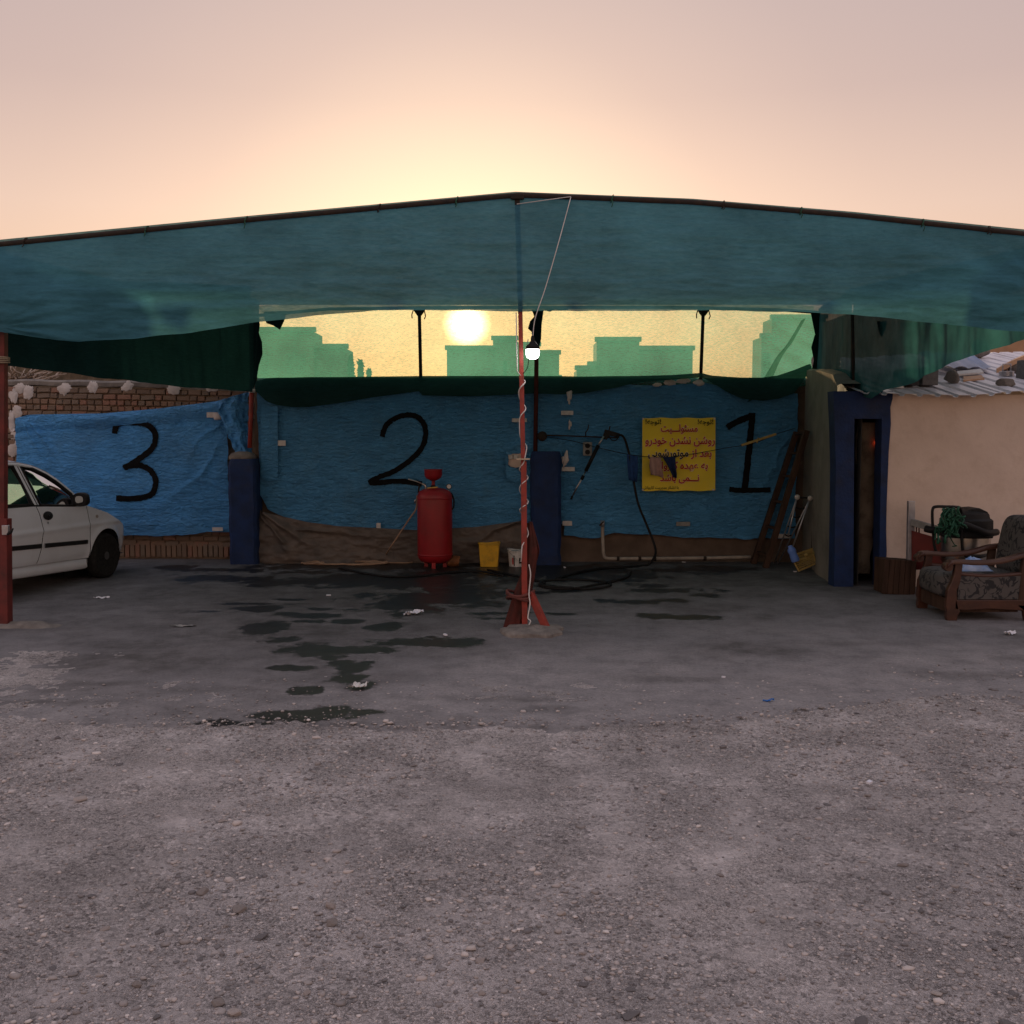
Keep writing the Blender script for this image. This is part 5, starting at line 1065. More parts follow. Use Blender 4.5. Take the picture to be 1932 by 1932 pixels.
A = np.array([[onside(-.18 + math.cos(t_) * .03 * r_, .79 + math.sin(t_) * .02 * r_, .004 + .006 * (1 - r_)) for r_ in (1, .05)] for t_ in np.linspace(0, 2 * math.pi, 13)]); MB().grid(A).build('side_repeater', mat('repeater', (.5, .45, .42), rough=.2), car, smooth=True)
# roof skin and windscreen
rs = np.linspace(-3.05, outline[4][0], 30)
A = np.array([[cw(s_, w_ * (gw(roofz(s_)) + .01), roofz(s_) + .055 * (1 - w_ ** 2)) for w_ in np.linspace(-1, 1, 21)] for s_ in rs]); MB().grid(A).build('roof', M['white_car'], car, smooth=True)
A = np.array([[cw(s_ + .05 * (1 - w_ ** 2), w_ * gw(z_), z_ + .02 * (1 - w_ ** 2)) for w_ in np.linspace(-1, 1, 15)] for s_, z_ in outline[4:]]); MB().grid(A).build('windscreen', M['car_glass'], car, smooth=True)
# far side frame so the cabin reads through the glass
q = MB(); fs = lambda s_, z: cw(s_, -gw(z), z)
for (a, b) in (((outline[4]), (outline[-1])), (rw_top[1], rw_bot[1]), ((-2.5, 1.4), (-2.7, 1.0))): q.bar(fs(*a), fs(*b), .07, .05)
q.bar(fs(-2.6, 1.42), fs(*outline[3]), .08, .05); q.build('far_frame', M['dark_interior'], car)
# cabin: seats, dash, wheel
q = MB()
for w_ in (.36, -.36):
    q.box(cw(-1.05, w_, .70), (.48, .5, .22)); q.bar(cw(-1.30, w_, .72), cw(-1.48, w_, 1.16), .46, .12, up=HD); q.bar(cw(-1.49, w_, 1.19), cw(-1.52, w_, 1.33), .24, .08, up=HD)
q.bar(cw(-2.2, 0, .72), cw(-2.42, 0, 1.12), 1.2, .12, up=HD)
q.build('seats', M['dark_interior'], car)
MB().bar(cw(-.42, .68, .88), cw(-.42, -.68, .88), .3, .14).build('dashboard', M['black_plastic'], car, bevel=.03)
# wheels
for ac in (0.0, -2.42):
    for sg in (1, -1):
        c = Vector(cw(ac, sg * .735, .285)); wl = MB().lathe([(.17, -.07), (.25, -.082), (.278, -.06), (.285, -.03), (.285, .03), (.278, .06), (.25, .082), (.17, .07)], (0, 0, 0), 36, axis='x')
        RM = Matrix.Translation(c) @ Matrix.Rotation(yaw - R(90), 4, 'Z'); wl.v = [tuple(RM @ Vector(v)) for v in wl.v]; ty = wl.build('wheel', M['rubber'], car, smooth=True, angle=40)
        rim = MB().lathe([(.02, .075), (.05, .07), (.14, .05), (.165, .065), (.172, .07), (.172, .04)], (0, 0, 0), 24, axis='x')
        if sg < 0: rim.v = [(-a, b, c_) for a, b, c_ in rim.v]
        rim.v = [tuple(RM @ Vector(v)) for v in rim.v]; rim.build('hub_cap', mat('hub', (.09, .09, .095), (.06, .06, .06), rough=.5), ty, smooth=True, angle=40)
hl = cw(.58, .58, .55)
MB().lathe([(.0, -.06), (.08, -.04), (.10, 0), (.08, .03)], hl, 14, axis='x').build('headlight', M['car_glass'], car, smooth=True)

# ================================================================== FOAM TANK
tb = G(820, 1071); s1 = tb.y / 1932
tk = thing('foam_tank', 'tall red pressure tank with a funnel on top, before the tarp numbered 2', 'tank', tb)
def tz(py): return P(820, py, tb.y).z
cx, cy_ = P(820.5, 1000, tb.y).x, tb.y
r_ = 33 * s1; z0, z1 = tz(1060), tz(925)
prof = [(.01, z0 - .02), (r_ * .55, z0 - .012), (r_ * .85, z0 + .02), (r_ * .98, z0 + .07), (r_, z0 + .10), (r_, z1 - .10), (r_ * .985, z1 - .06), (r_ * .88, z1 - .015), (r_ * .6, z1 + .02), (.03, z1 + .04)]
MB().lathe(prof, (cx, cy_, 0), 40).build('body', M['red_tank'], tk, smooth=True)
for zz_ in (z0 + .105, z1 - .105): MB().lathe([(r_ + .001, zz_ - .012), (r_ + .005, zz_), (r_ + .001, zz_ + .012)], (cx, cy_, 0), 40).build('weld_seam', M['red_tank'], tk, smooth=True)
for a in (-1.62, .5, 2.6): MB().bar((cx + math.cos(a) * r_ * .62, cy_ + math.sin(a) * r_ * .62, z0 + .05), (cx + math.cos(a) * r_ * .62, cy_ + math.sin(a) * r_ * .62, 0), .05).build('leg', M['red_tank'], tk)
zf = tz(905); fcx = P(817.5, 900, tb.y).x
MB().lathe([(.02, zf - .02), (.05, zf - .005), (.10, zf + .02), (.118, zf + .06), (.12, tz(887)), (.124, tz(885.5)), (.116, tz(885.5)), (.11, zf + .06), (.05, zf + .015)], (fcx, cy_, 0), 28).build('funnel', M['red_tank'], tk, smooth=True); fun_ = bpy.context.scene.objects['funnel']
MB().lathe([(.022, z1 + .03), (.022, zf)], (fcx, cy_, 0), 12).build('funnel_neck', M['red_tank'], fun_, smooth=True)
MB().lathe([(.03, z1 + .03), (.036, z1 + .05), (.03, z1 + .07)], (fcx, cy_, 0), 12).build('collar', M['rust_black'], fun_, smooth=True)
MB().bar(P(806, 921, cy_ - .05), P(826, 919, cy_ - .05), .018).build('valve_handle', M['tank_brass'], tk, bevel=.005)
MB().tube([P(770, 904, cy_ - .03), P(785, 908, cy_ - .03), P(797, 913, cy_ - .03)], .009, 6).build('spray_wand', M['steel'], tk, smooth=True)
MB().tube(spline([P(797, 913, cy_ - .03), P(802, 916, cy_ - .04), P(803, 926, cy_ - .03), P(798, 930, cy_)], 5), .016, 8).build('spray_gun', M['steel'], tk, smooth=True)
MB().tube([P(789, 930, cy_), P(791, 918, cy_), P(789, 914, cy_)], .013, 6).build('valve', M['rust_black'], tk, smooth=True)
MB().lathe([(.036, -.02), (.038, 0), (.036, .02)], P(847, 918, cy_ - .02), 18, axis='y').build('gauge', M['black_plastic'], tk, smooth=True); gau_ = bpy.context.scene.objects['gauge']
MB().lathe([(.029, -.002), (.029, .002)], P(847, 918, cy_ - .045), 18, axis='y').build('gauge_face', M['white_plastic'], gau_)
MB().tube([P(847, 922, cy_), P(845, 932, cy_)], .012, 6).build('gauge_stem', M['steel'], gau_, smooth=True)
MB().tube(spline([P(846, 930, cy_), P(852, 932, cy_), P(856, 942, cy_), P(856, 955, cy_), P(853, 962, cy_)], 5), .012, 6).build('air_hose', M['hose_black'], tk, smooth=True)
MB().tube([P(787, 942, cy_), P(783, 944, cy_), P(783, 950, cy_)], .012, 6).build('side_valve', M['steel'], tk, smooth=True)
# hose running from the tank to a coil on the floor
hs_ = thing('hose_coil', 'thin tan hose trailing from the red tank into a loose floor coil', 'hose', G(650, 1068))
pts = [P(787, 935, cy_), P(785, 960, cy_ + .02), P(775, 975, cy_ + .05), P(755, 1005, cy_ + .1), P(735, 1035, cy_ + .1), G(722, 1054, .02), G(700, 1062, .015)]
cxx = G(655, 1066)
for i in range(70):
    t_ = i / 69 * 2 * math.pi * 2.2; pts.append(Vector((cxx.x + math.cos(t_ + .3) * (.55 + .12 * math.sin(i * .21)) + .05 * math.sin(i * .37), cxx.y + math.sin(t_ + .3) * (.17 + .05 * math.cos(i * .17)), .016 + .012 * (i % 7 == 0) + i * .0002)))
pts += [G(770, 1062, .015), G(800, 1052, .015)]
MB().tube(spline(pts, 3), .011, 6).build('hose', M['hose_tan'], hs_, smooth=True)
oc = thing('hose_bundle', 'small rust orange hose bundle on the floor right of the red tank', 'hose', G(856, 1068))
q = MB(); c = G(856, 1069)
for k_ in range(9):
    a_ = (k_ - 4) * .16; q.tube([c + Vector((k_ * .017 - .068 + math.sin(t_) * .01, math.cos(t_) * .09, .075 + math.sin(t_) * .07 * math.cos(a_ * .8))) for t_ in np.linspace(0, 2 * math.pi, 17)], .010, 6)
q.build('coil', M['hose_orange'], oc, smooth=True)

# ================================================================== BUCKETS
def bucket(label, name, px0, px1, pt, pb, Y0, mt, sqv, seed):
    c0 = G((px0 + px1) / 2, pb); Y_ = c0.y; k_ = Y_ / 1932; t = thing(name, label, 'bucket', c0); ht = P(966, pt, Y_).z; rt = (px1 - px0) / 2 * k_; rb_ = rt * .84
    n_ = 32; A = []
    for f in np.linspace(0, 1, 9):
        A.append([(c0.x + (rb_ + (rt - rb_) * f) * math.cos(a) * g, c0.y + rt + (rb_ + (rt - rb_) * f) * math.sin(a) * g, ht * f + (.012 * math.sin(2 * a + seed) if f == 1 else 0)) for a in np.linspace(0, 2 * math.pi, n_ + 1) for g in [(1 - sqv) + sqv / max(abs(math.cos(a)), abs(math.sin(a)))]])
    A = np.array(A); cc = np.array([c0.x, c0.y + rt, 0]); inn = (A - cc) * [.955, .955, 1] + cc; inn[:, :, 2] = np.maximum(inn[:, :, 2], .015)
    q = MB().grid(A).grid(inn[::-1]).grid(np.stack([A[-1], inn[-1]])); q.add(A[0, :-1].tolist(), [tuple(range(n_))]); q.add(inn[0, :-1].tolist(), [tuple(range(n_))])
    q.build('pail', mt, t, smooth=True, angle=50)
    rim = [tuple(np.array(p_) + [0, 0, 0]) for p_ in A[-1, :-1]]; MB().tube(rim, .008, 6, closed=True).build('rim', mt, t, smooth=True)
    return t, c0, ht, rt
yb_, c0, ht, rt = bucket('yellow square plastic bucket with dark smudges standing by the brown sheet', 'yellow_bucket', 902, 943, 1027, 1070, 13.6, M['yellow_bucket'], .75, 1)
patch('dark_smudge', blob(921, 1046, 10, 6, 5, rag=.9), G(921, 1070).y + .005, .004, M['black_paint'], yb_, .001) if 0 else None
wb_, c0, ht, rt = bucket('white paint pail with a wire handle half behind the centre post', 'white_pail', 958, 990, 1039, 1070, 13.7, M['white_plastic'], 0, 2)
MB().tube(spline([(c0.x - rt * .9, c0.y + .05, ht * .92), (c0.x - rt * .1, c0.y - .03, ht * .55), (c0.x + rt * .5, c0.y - .03, ht * .38), (c0.x + rt * .95, c0.y + .08, ht * .8)], 6), .004, 5).build('handle', M['steel'], wb_, smooth=True)
for zz_ in (.86, .92): MB().lathe([(rt * .985, ht * zz_ - .006), (rt * 1.02, ht * zz_), (rt * .985, ht * zz_ + .006)], (c0.x, c0.y + rt, 0), 28).build('rim_ring', M['white_plastic'], wb_, smooth=True)
def wrap(t, c0, rt, ht, a0, a1, f0, f1, m):
    A = np.array([[(c0.x + (rt * (.84 + .16 * f) + .004) * math.cos(a), c0.y + rt + (rt * (.84 + .16 * f) + .004) * math.sin(a), ht * f) for f in (f0, f1)] for a in np.linspace(a0, a1, 8)]); MB().grid(A).build('printed_mark', m, t)
wrap(wb_, c0, rt, ht, -2.1, -1.95, .15, .55, M['sign_red']); wrap(wb_, c0, rt, ht, -1.9, -1.78, .05, .7, M['black_paint']); wrap(wb_, c0, rt, ht, -1.2, -.7, .2, .55, M['sign_black'])

# ================================================================== WASH LANCE, BRACKET, PIPES, CLOTHESLINE
br = thing('wall_bracket', 'thin black steel bar with two hooks holding the spray lance', 'bracket', P(1090, 824, 14.05))
MB().tube([P(1018, 821, 14.1), P(1060, 822, 14.0), P(1166, 826, 13.98)], .011, 6).build('bar', M['rust_black'], br, smooth=True)
MB().lathe([(.01, -.03), (.06, -.02), (.07, 0), (.05, .03)], P(1023, 823, 14.06), 12, axis='y').build('bar_knot', M['rust_black'], br, smooth=True)
MB().tube([P(1105, 823, 13.98), P(1105, 816, 13.98), P(1109, 810, 13.96), P(1111, 801, 13.95)], .009, 6).build('hook', M['rust_black'], br, smooth=True)
MB().tube([P(1149, 825, 13.98), P(1149, 812, 13.96), P(1151, 804, 13.95)], .009, 6).build('hook', M['rust_black'], br, smooth=True)
ln = thing('pressure_lance', 'black and steel pressure washer lance hanging from the wall bracket', 'spray lance', P(1078, 942, 13.95))
MB().tube([P(1139, 823, 13.93), P(1128, 842, 13.93)], .012, 8).build('pipe', M['steel'], ln, smooth=True)
MB().tube([P(1129, 840, 13.93), P(1105, 889, 13.93)], .026, 8).build('grip', M['hose_black'], ln, smooth=True)
MB().tube([P(1105, 889, 13.93), P(1079, 938, 13.93)], .011, 8).build('pipe', M['steel'], ln, smooth=True)
MB().tube([P(1101, 897, 13.93), P(1097, 905, 13.93)], .022, 8).build('coupling', M['hose_black'], ln, smooth=True)
MB().tube([P(1080, 936, 13.93), P(1077.5, 942, 13.93)], .016, 8).build('nozzle', M['hose_black'], ln, smooth=True)
MB().prism([P(a, b, 13.95) for a, b in ((1142, 810), (1150, 812), (1170, 818), (1168, 827), (1160, 824), (1150, 822), (1145, 830), (1136, 828))], (0, .05, 0)).build('gun_body', M['black_plastic'], ln, bevel=.006)
MB().tube(spline([P(1150, 824, 13.96), P(1155, 831, 13.96), P(1163, 830, 13.96), P(1166, 824, 13.96)], 5), .008, 6).build('trigger_guard', M['black_plastic'], ln, smooth=True)
bh = thing('black_hose', 'black pressure hose dropping from the lance to the floor', 'hose', G(1236, 1056))
MB().tube(spline([P(1163, 822, 13.95), P(1174, 822, 13.95), P(1181, 835, 13.95), P(1188, 862, 13.96), P(1195, 905, 13.96), P(1204, 950, 13.96), P(1220, 990, 13.94), P(1232, 1020, 13.9), P(1237, 1040, 13.85), P(1233, 1054, 13.8), G(1220, 1066, .02), G(1180, 1070, .02), G(1140, 1072, .02), G(1090, 1080, .02), G(1050, 1092, .02)], 8), .016, 8).build('hose', M['hose_black'], bh, smooth=True)
fh = thing('floor_hose', 'black hose looped on the floor right of the centre post', 'hose', G(1090, 1108))
pts = [G(920, 1075, .02), G(960, 1084, .02), G(1000, 1092, .02)]
cc_ = G(1085, 1107)
for i in range(40): t_ = 2.6 + i / 39 * 2 * math.pi * 1.35; pts.append(Vector((cc_.x + math.cos(t_) * .42, cc_.y + math.sin(t_) * .36, .02 + i * .0006)))
pts += [G(1175, 1092, .02), G(1190, 1080, .02)]
MB().tube(spline(pts, 4), .016, 8).build('hose', M['hose_black'], fh, smooth=True)
fh2 = thing('floor_hose', 'black hose snaking over the wet floor left of the centre post', 'hose', G(700, 1085))
MB().tube(spline([G(640, 1072, .02), G(690, 1082, .02), G(740, 1088, .02), G(800, 1086, .02), G(850, 1080, .02), G(905, 1078, .02), G(950, 1086, .02)], 8), .015, 8).build('hose', M['hose_black'], fh2, smooth=True)
wp = thing('water_pipe', 'pale water pipe running along the foot of the wall', 'pipe', P(1280, 1054, 14.1))
MB().tube(spline([P(1137, 988, 14.1), P(1137, 1010, 14.08), P(1138, 1035, 14.06), P(1139, 1046, 14.05), P(1144, 1053, 14.04), P(1165, 1054, 14.04), P(1250, 1053.5, 14.06), P(1340, 1052.5, 14.06), P(1416, 1051, 14.08)], 6), .024, 8).build('pipe', mat('old_pipe', (.42, .36, .30), (.30, .26, .22), rough=.7, scale=9), wp, smooth=True)
for px_ in (1166, 1207, 1235, 1330): MB().tube([P(px_ - 2.5, 1054, 14.04), P(px_ + 2.5, 1054, 14.04)], .032, 8).build('fitting', M['rust_black'], wp, smooth=True)
MB().tube([P(1137, 982, 14.09), P(1137, 994, 14.09)], .03, 8).build('tap', M['galv'], wp, smooth=True); MB().bar(P(1131, 992, 14.05), P(1139, 984, 14.05), .02).build('tap_handle', M['rust_black'], wp)
so = thing('wall_socket', 'grey twin electric socket on the tarp beside the spray lance', 'socket', P(1109, 847, 14.1))
MB().box(P(1108.5, 847, 14.10), (.125, .04, .19)).build('plate', M['grey_paint'], so, bevel=.01); pla_ = bpy.context.scene.objects['plate']
for py_ in (841, 853): MB().lathe([(.034, -.004), (.034, .004)], P(1108.5, py_, 14.075), 16, axis='y').build('outlet', M['black_plastic'], pla_)
cl = thing('clothesline', 'thin dark cord strung across the tarp over the yellow notice', 'cord', P(1260, 862, 13.98))
LP = [P(1030, 824, 14.05), P(1080, 832, 13.99), P(1130, 845, 13.97), P(1190, 858, 13.96), P(1250, 863, 13.96), P(1310, 856, 13.96), P(1370, 845, 13.97), P(1420, 837, 13.97), P(1462, 820, 13.98), P(1500, 808, 14.0)]
MB().tube(spline(LP, 6), .005, 5).build('cord', M['hose_black'], cl, smooth=True)
st = thing('wooden_stick', 'yellowish wooden stick hung on the cord across the painted 1', 'stick', P(1430, 832, 13.95))
MB().bar(P(1399, 840, 13.95), P(1464, 819, 13.95), .05, .03).build('stick', M['wood_yellow'], st, bevel=.004); MB().tube([P(1428, 836, 13.93), P(1431, 826, 13.93)], .012, 6).build('knot', M['wood_yellow'], st, smooth=True)
def hang(label, pts, m, seed, thick=.02):
    c = pts[0]; n_ = 14
    L_, R_ = pts; t = thing('hanging_cloth', label, 'cloth', P(L_[-1][0], L_[-1][1], 13.94), 'cloths hung on the cord'); A = []
    for f in np.linspace(0, 1, 16):
        fl = lin(np.linspace(0, 1, len(L_)), [p_[0] for p_ in L_]), lin(np.linspace(0, 1, len(L_)), [p_[1] for p_ in L_]); fr_ = lin(np.linspace(0, 1, len(R_)), [p_[0] for p_ in R_]), lin(np.linspace(0, 1, len(R_)), [p_[1] for p_ in R_])
        A.append([tuple(P(float(fl[0](f)) * (1 - u) + float(fr_[0](f)) * u, float(fl[1](f)) * (1 - u) + float(fr_[1](f)) * u, 13.93 + .03 * math.sin(u * 9 + seed) * (.3 + f) + .02 * math.sin(f * 5 + u * 3))) for u in np.linspace(0, 1, n_)])
    o_ = MB().grid(np.array(A)).build('cloth', m, t, smooth=True); s_ = o_.modifiers.new('thick', 'SOLIDIFY'); s_.thickness = .006
hang('deep blue cloth hanging on the cord left of the yellow notice', ([(1183, 857), (1184, 880), (1186, 905), (1190, 906)], [(1203, 861), (1203, 885), (1202, 905), (1201, 910)]), M['cloth_blue'], 1)
hang('dusty pink cloth hanging over the yellow notice', ([(1226, 862), (1225, 880), (1228, 896), (1232, 894)], [(1247, 863), (1248, 880), (1252, 897), (1251, 902)]), M['cloth_pink'], 2)
hang('navy cloth hanging over the yellow notice', ([(1250, 863), (1258, 876), (1265, 890), (1270, 901)], [(1274, 862), (1275, 880), (1277, 893), (1277, 902)]), M['cloth_navy'], 3)

# ================================================================== LADDER, FRAME, CRATE
ld = thing('wooden_ladder', 'dark wooden ladder leaning on the grey wall at the right', 'ladder', G(1435, 1068))
fa, fb = G(1421, 1064), P(1503, 815, 14.05); na, nb2 = G(1444, 1072), P(1522, 812, 13.6)
MB().bar(fa, fb, .07, .09).build('rail', M['wood_dark'], ld, bevel=.006); MB().bar(na, nb2, .07, .09).build('rail', M['wood_dark'], ld, bevel=.006)
for f in (.09, .29, .48, .67, .84, .985): MB().bar(fa.lerp(fb, f), na.lerp(nb2, f), .05, .035).build('rung', M['wood_dark'], ld, bevel=.004)
fr_ = thing('folding_frame', 'light metal tube frame with white knobs leaning beside the ladder', 'frame', G(1475, 1063))
k1, k2 = P(1504, 938, 13.55), P(1528.5, 940, 13.5)
for a, b in ((k1, G(1461, 1063)), (k2, G(1468, 1064)), (k2, P(1495, 1034, 13.5)), (k1, P(1487, 1010, 13.5))): MB().tube([a, b], .011, 6).build('tube', M['galv'], fr_, smooth=True)
MB().tube([k1, k2], .014, 6).build('top_bar', M['hose_black'], fr_, smooth=True)
for k_ in (k1, k2): MB().lathe([(.0, -.03), (.03, -.025), (.036, 0), (.03, .02)], k_, 14, axis='y').build('knob', M['white_plastic'], fr_, smooth=True)
for i, f in enumerate((.14, .27, .42, .55)):
    a = k1.lerp(G(1461, 1063), f); b = k2.lerp(G(1468, 1064), f); MB().tube([a, (a + b) / 2 + Vector((0, 0, -.02)), b], .010, 5).build('strap', M['hose_black'], fr_, smooth=True)
ct = thing('fruit_crate', 'tipped yellow slatted crate on the floor by the grey wall', 'crate', G(1515, 1076))
c4_ = [P(1497, 1059, 13.15), P(1535, 1046, 13.2), P(1541, 1063, 13.2), P(1507, 1078, 13.1)]
def cr(u, v, d=0): return (c4_[0] * (1 - u) + c4_[1] * u) * (1 - v) + (c4_[3] * (1 - u) + c4_[2] * u) * v + Vector((.1 * d, .3 * d, .06 * d))
for v in (.06, .94): MB().bar(cr(0, v), cr(1, v), .02, .024).build('crate_rail', M['wood_yellow'], ct)
for v in (.24, .4, .56, .72): MB().bar(cr(0.03, v), cr(.97, v), .012, .012).build('slat', M['wood_yellow'], ct)
for u in (0.03, .97): MB().bar(cr(u, 0), cr(u, 1), .022, .022).build('crate_post', M['wood_yellow'], ct); MB().bar(cr(u, .94), cr(u, .94, 1), .02, .02).build('crate_rail', M['wood_yellow'], ct); MB().bar(cr(u, .1), cr(u, .1, 1), .02, .02).build('crate_rail', M['wood_yellow'], ct)
for v in (.1, .35, .6, .9): MB().bar(cr(.02, v, 1), cr(.98, v, 1), .012, .03).build('slat', M['wood_yellow'], ct)
MB().tube([cr(.7, 0), cr(.66, -.25), cr(.64, -.35)], [.025, .03, .018], 8).build('crate_handle', M['wood_yellow'], ct, smooth=True)
bo = thing('blue_bottle', 'light blue plastic bottle leaning against the tipped crate', 'bottle', G(1500, 1064))
q = MB().lathe([(.0, 0), (.05, 0), (.054, .02), (.05, .08), (.046, .11), (.054, .14), (.05, .17), (.03, .19), (.028, .215), (0.0, .22)], (0, 0, 0), 18); Mx = Matrix.Translation(P(1501.5, 1059, 13.05)) @ Matrix.Rotation(R(-22), 4, 'Y'); q.v = [tuple(Mx @ Vector(v)) for v in q.v]
q.build('bottle', mat('bottle_blue', (.16, .30, .75), (.12, .24, .66), rough=.35), bo, smooth=True)

# ================================================================== LAMP
lm = thing('hanging_bulb', 'lit white bulb hanging on a cord beside the centre post', 'lamp', P(1005, 678, 9.2))
LY = 9.2
bc = P(1005, 664, LY)
MB().lathe([(.0, -.066), (.03, -.062), (.052, -.045), (.060, -.02), (.061, .02), (.060, .022), (.0, .023)], bc, 24).build('bulb', emis('bulb_light', (1, .98, .95), 9), lm, smooth=True)
MB().lathe([(.062, .0), (.058, .03), (.03, .055), (.018, .075), (.017, .10), (.012, .12)], bc + Vector((0, 0, .022)), 20).build('socket', M['hose_black'], lm, smooth=True)
MB().tube(spline([bc + Vector((0, 0, .12)), P(1010, 600, LY), P(1030, 540, LY + .03), P(1056, 450, LY + .08), P(1077, 372, BYF - .03)], 6), .0045, 5).build('cord', M['cord_white'], lm, smooth=True)
MB().tube([P(1077, 371, BYF - .03), P(1040, 376, BYF - .05), P(975, 385, BYF - .06)], .004, 5).build('cord', M['cord_white'], lm, smooth=True)
MB().tube(spline([bc + Vector((-.03, 0, .07)), P(996, 690, LY + .1), P(987, 705, 9.3)], 5), .004, 5).build('cord', M['hose_black'], lm, smooth=True)
MB().tube([P(1003, 640, LY) + Vector((-.03, .02, 0)), P(1002, 650, LY) + Vector((-.045, .02, -.03)), P(1005, 645, LY) + Vector((0, .03, .03)), P(1009, 650, LY) + Vector((.045, .02, -.03))], .006, 5).build('wire_hanger', M['cord_white'], lm, smooth=True)

# ================================================================== ARMCHAIR AND CLUTTER
ch0 = G(1797, 1172); ac_ = thing('armchair', 'worn floral armchair with carved wooden frame at the right edge', 'armchair', ch0)
def ch(x, y, z): return (ch0.x + x, ch0.y + y, z)
def chx(px): return (px - 1797) / 1932 * 9.85
D = .70
for y_, far in ((0, 0), (D, 1)):
    # curvy front post with flared foot
    prof = [(-.05, 0), (-.06, .03), (-.055, .10), (-.065, .14), (-.06, .22), (-.055, .30), (-.02, .38), (.0, .44), (.012, .56), (.085, .56), (.075, .44), (.06, .36), (.035, .30), (.04, .20), (.06, .12), (.075, .09), (.05, .05), (.045, 0)]
    MB().prism([ch(a, y_, b) for a, b in prof], (0, .055, 0)).build('front_leg', M['wood_red'], ac_, bevel=.008)
    MB().prism([ch(a, y_, b) for a, b in ((.70, 0), (.68, .10), (.60, .16), (.80, .16), (.90, .10), (.90, 0))], (0, .055, 0)).build('rear_leg', M['wood_red'], ac_, bevel=.008)
    MB().prism([ch(a, y_, b) for a, b in ((.02, .115), (.12, .105), (.35, .12), (.62, .105), (.8, .10), (.8, .205), (.02, .205))], (0, .045, 0)).build('base_rail', M['wood_red'], ac_, bevel=.006)
    MB().bar(ch(.66, y_ + .03, .10), ch(.70, y_ + .03, .63), .075, .05).build('rear_post', M['wood_dark'], ac_, bevel=.006)
    armp = spline([ch(-.07, y_ + .03, .535), ch(-.04, y_ + .03, .565), ch(.03, y_ + .03, .575), ch(.2, y_ + .03, .565), ch(.38, y_ + .03, .57), ch(.52, y_ + .03, .595), ch(.66, y_ + .03, .635), ch(.85, y_ + .03, .66)], 6)
    q = MB(); A = []
    for i, p_ in enumerate(armp):
        w_ = .045 if i > 8 else .055; A.append([tuple(p_ + Vector((0, a * w_, b * .022))) for a, b in ((-1, -1), (-1.1, 0), (-.8, 1), (.8, 1), (1.1, 0), (1, -1), (-1, -1))])
    q.grid(np.array(A)); q.add([A[0][k_] for k_ in range(6)], [(0, 1, 2, 3, 4, 5)]); q.build('armrest', M['wood_red'], ac_, smooth=True, angle=50)
    MB().lathe([(.0, -.045), (.04, -.045), (.045, 0), (.04, .045), (0, .045)], ch(-.055, y_ + .03, .525), 16, axis='y').build('arm_scroll', M['wood_red'], ac_, smooth=True, angle=50)
    MB().tube(spline([ch(.05, y_ + .03, .455), ch(.3, y_ + .03, .435), ch(.5, y_ + .03, .44), ch(.72, y_ + .03, .46)], 6), .022, 8).build('side_rail', M['wood_red'], ac_, smooth=True)
    MB().prism([ch(.05, y_ + .012, .21), ch(.7, y_ + .012, .21), ch(.7, y_ + .012, .44), ch(.3, y_ + .012, .425), ch(.05, y_ + .012, .44)], (0, .03, 0)).build('side_panel', M['floral'], ac_)
def cushion(name, lo, hi, round_=.06, lean=0, seed=0):
    n1, n2, n3 = 18, 16, 10; q = MB(); c = [(a + b) / 2 for a, b in zip(lo, hi)]; h_ = [(b - a) / 2 for a, b in zip(lo, hi)]
    A = []
    for i in np.linspace(-math.pi / 2, math.pi / 2, 22):
        r = []
        for t_ in np.linspace(0, 2 * math.pi, 45):
            def se(v, e): return math.copysign(abs(v) ** e, v)
            x_ = h_[0] * se(math.cos(i), .35) * se(math.cos(t_), .4); y_ = h_[1] * se(math.cos(i), .35) * se(math.sin(t_), .4); z_ = h_[2] * se(math.sin(i), .45)
            b_ = 1 + .06 * (float(fbm(x_ * 5 + seed, y_ * 5 + z_ * 4, seed, 3)) - .5); r.append(ch(c[0] + x_ * b_ + lean * (z_ + h_[2]), c[1] + y_ * b_, c[2] + z_ * b_))
        A.append(r)
    return q.grid(np.array(A)).build(name, M['floral'], ac_, smooth=True)
cushion('seat_cushion', (-.10, .05, .20), (.72, D - .0, .465), seed=3)
MB().b2(ch(-.03, .05, .08), ch(.65, D, .21)).build('front_board', M['wood_dark'], ac_)
cushion('back_cushion', (.66, .05, .40), (.98, D, .99), lean=.16, seed=6)
bg = thing('plastic_bag', 'crumpled blue and clear plastic bag on the armchair seat', 'bag', ch(.3, .25, .47))
A = np.array([[ch(.13 + .33 * u, .16 + .2 * v, .462 + (.075 * math.sin(math.pi * u) * math.sin(math.pi * v)) ** .8 * (.45 + .9 * float(fbm(u * 5, v * 5, 201, 4)))) for v in np.linspace(0, 1, 26)] for u in np.linspace(0, 1, 36)]); MB().grid(A).build('bag', M['bag_blue'], bg, smooth=True, angle=30)
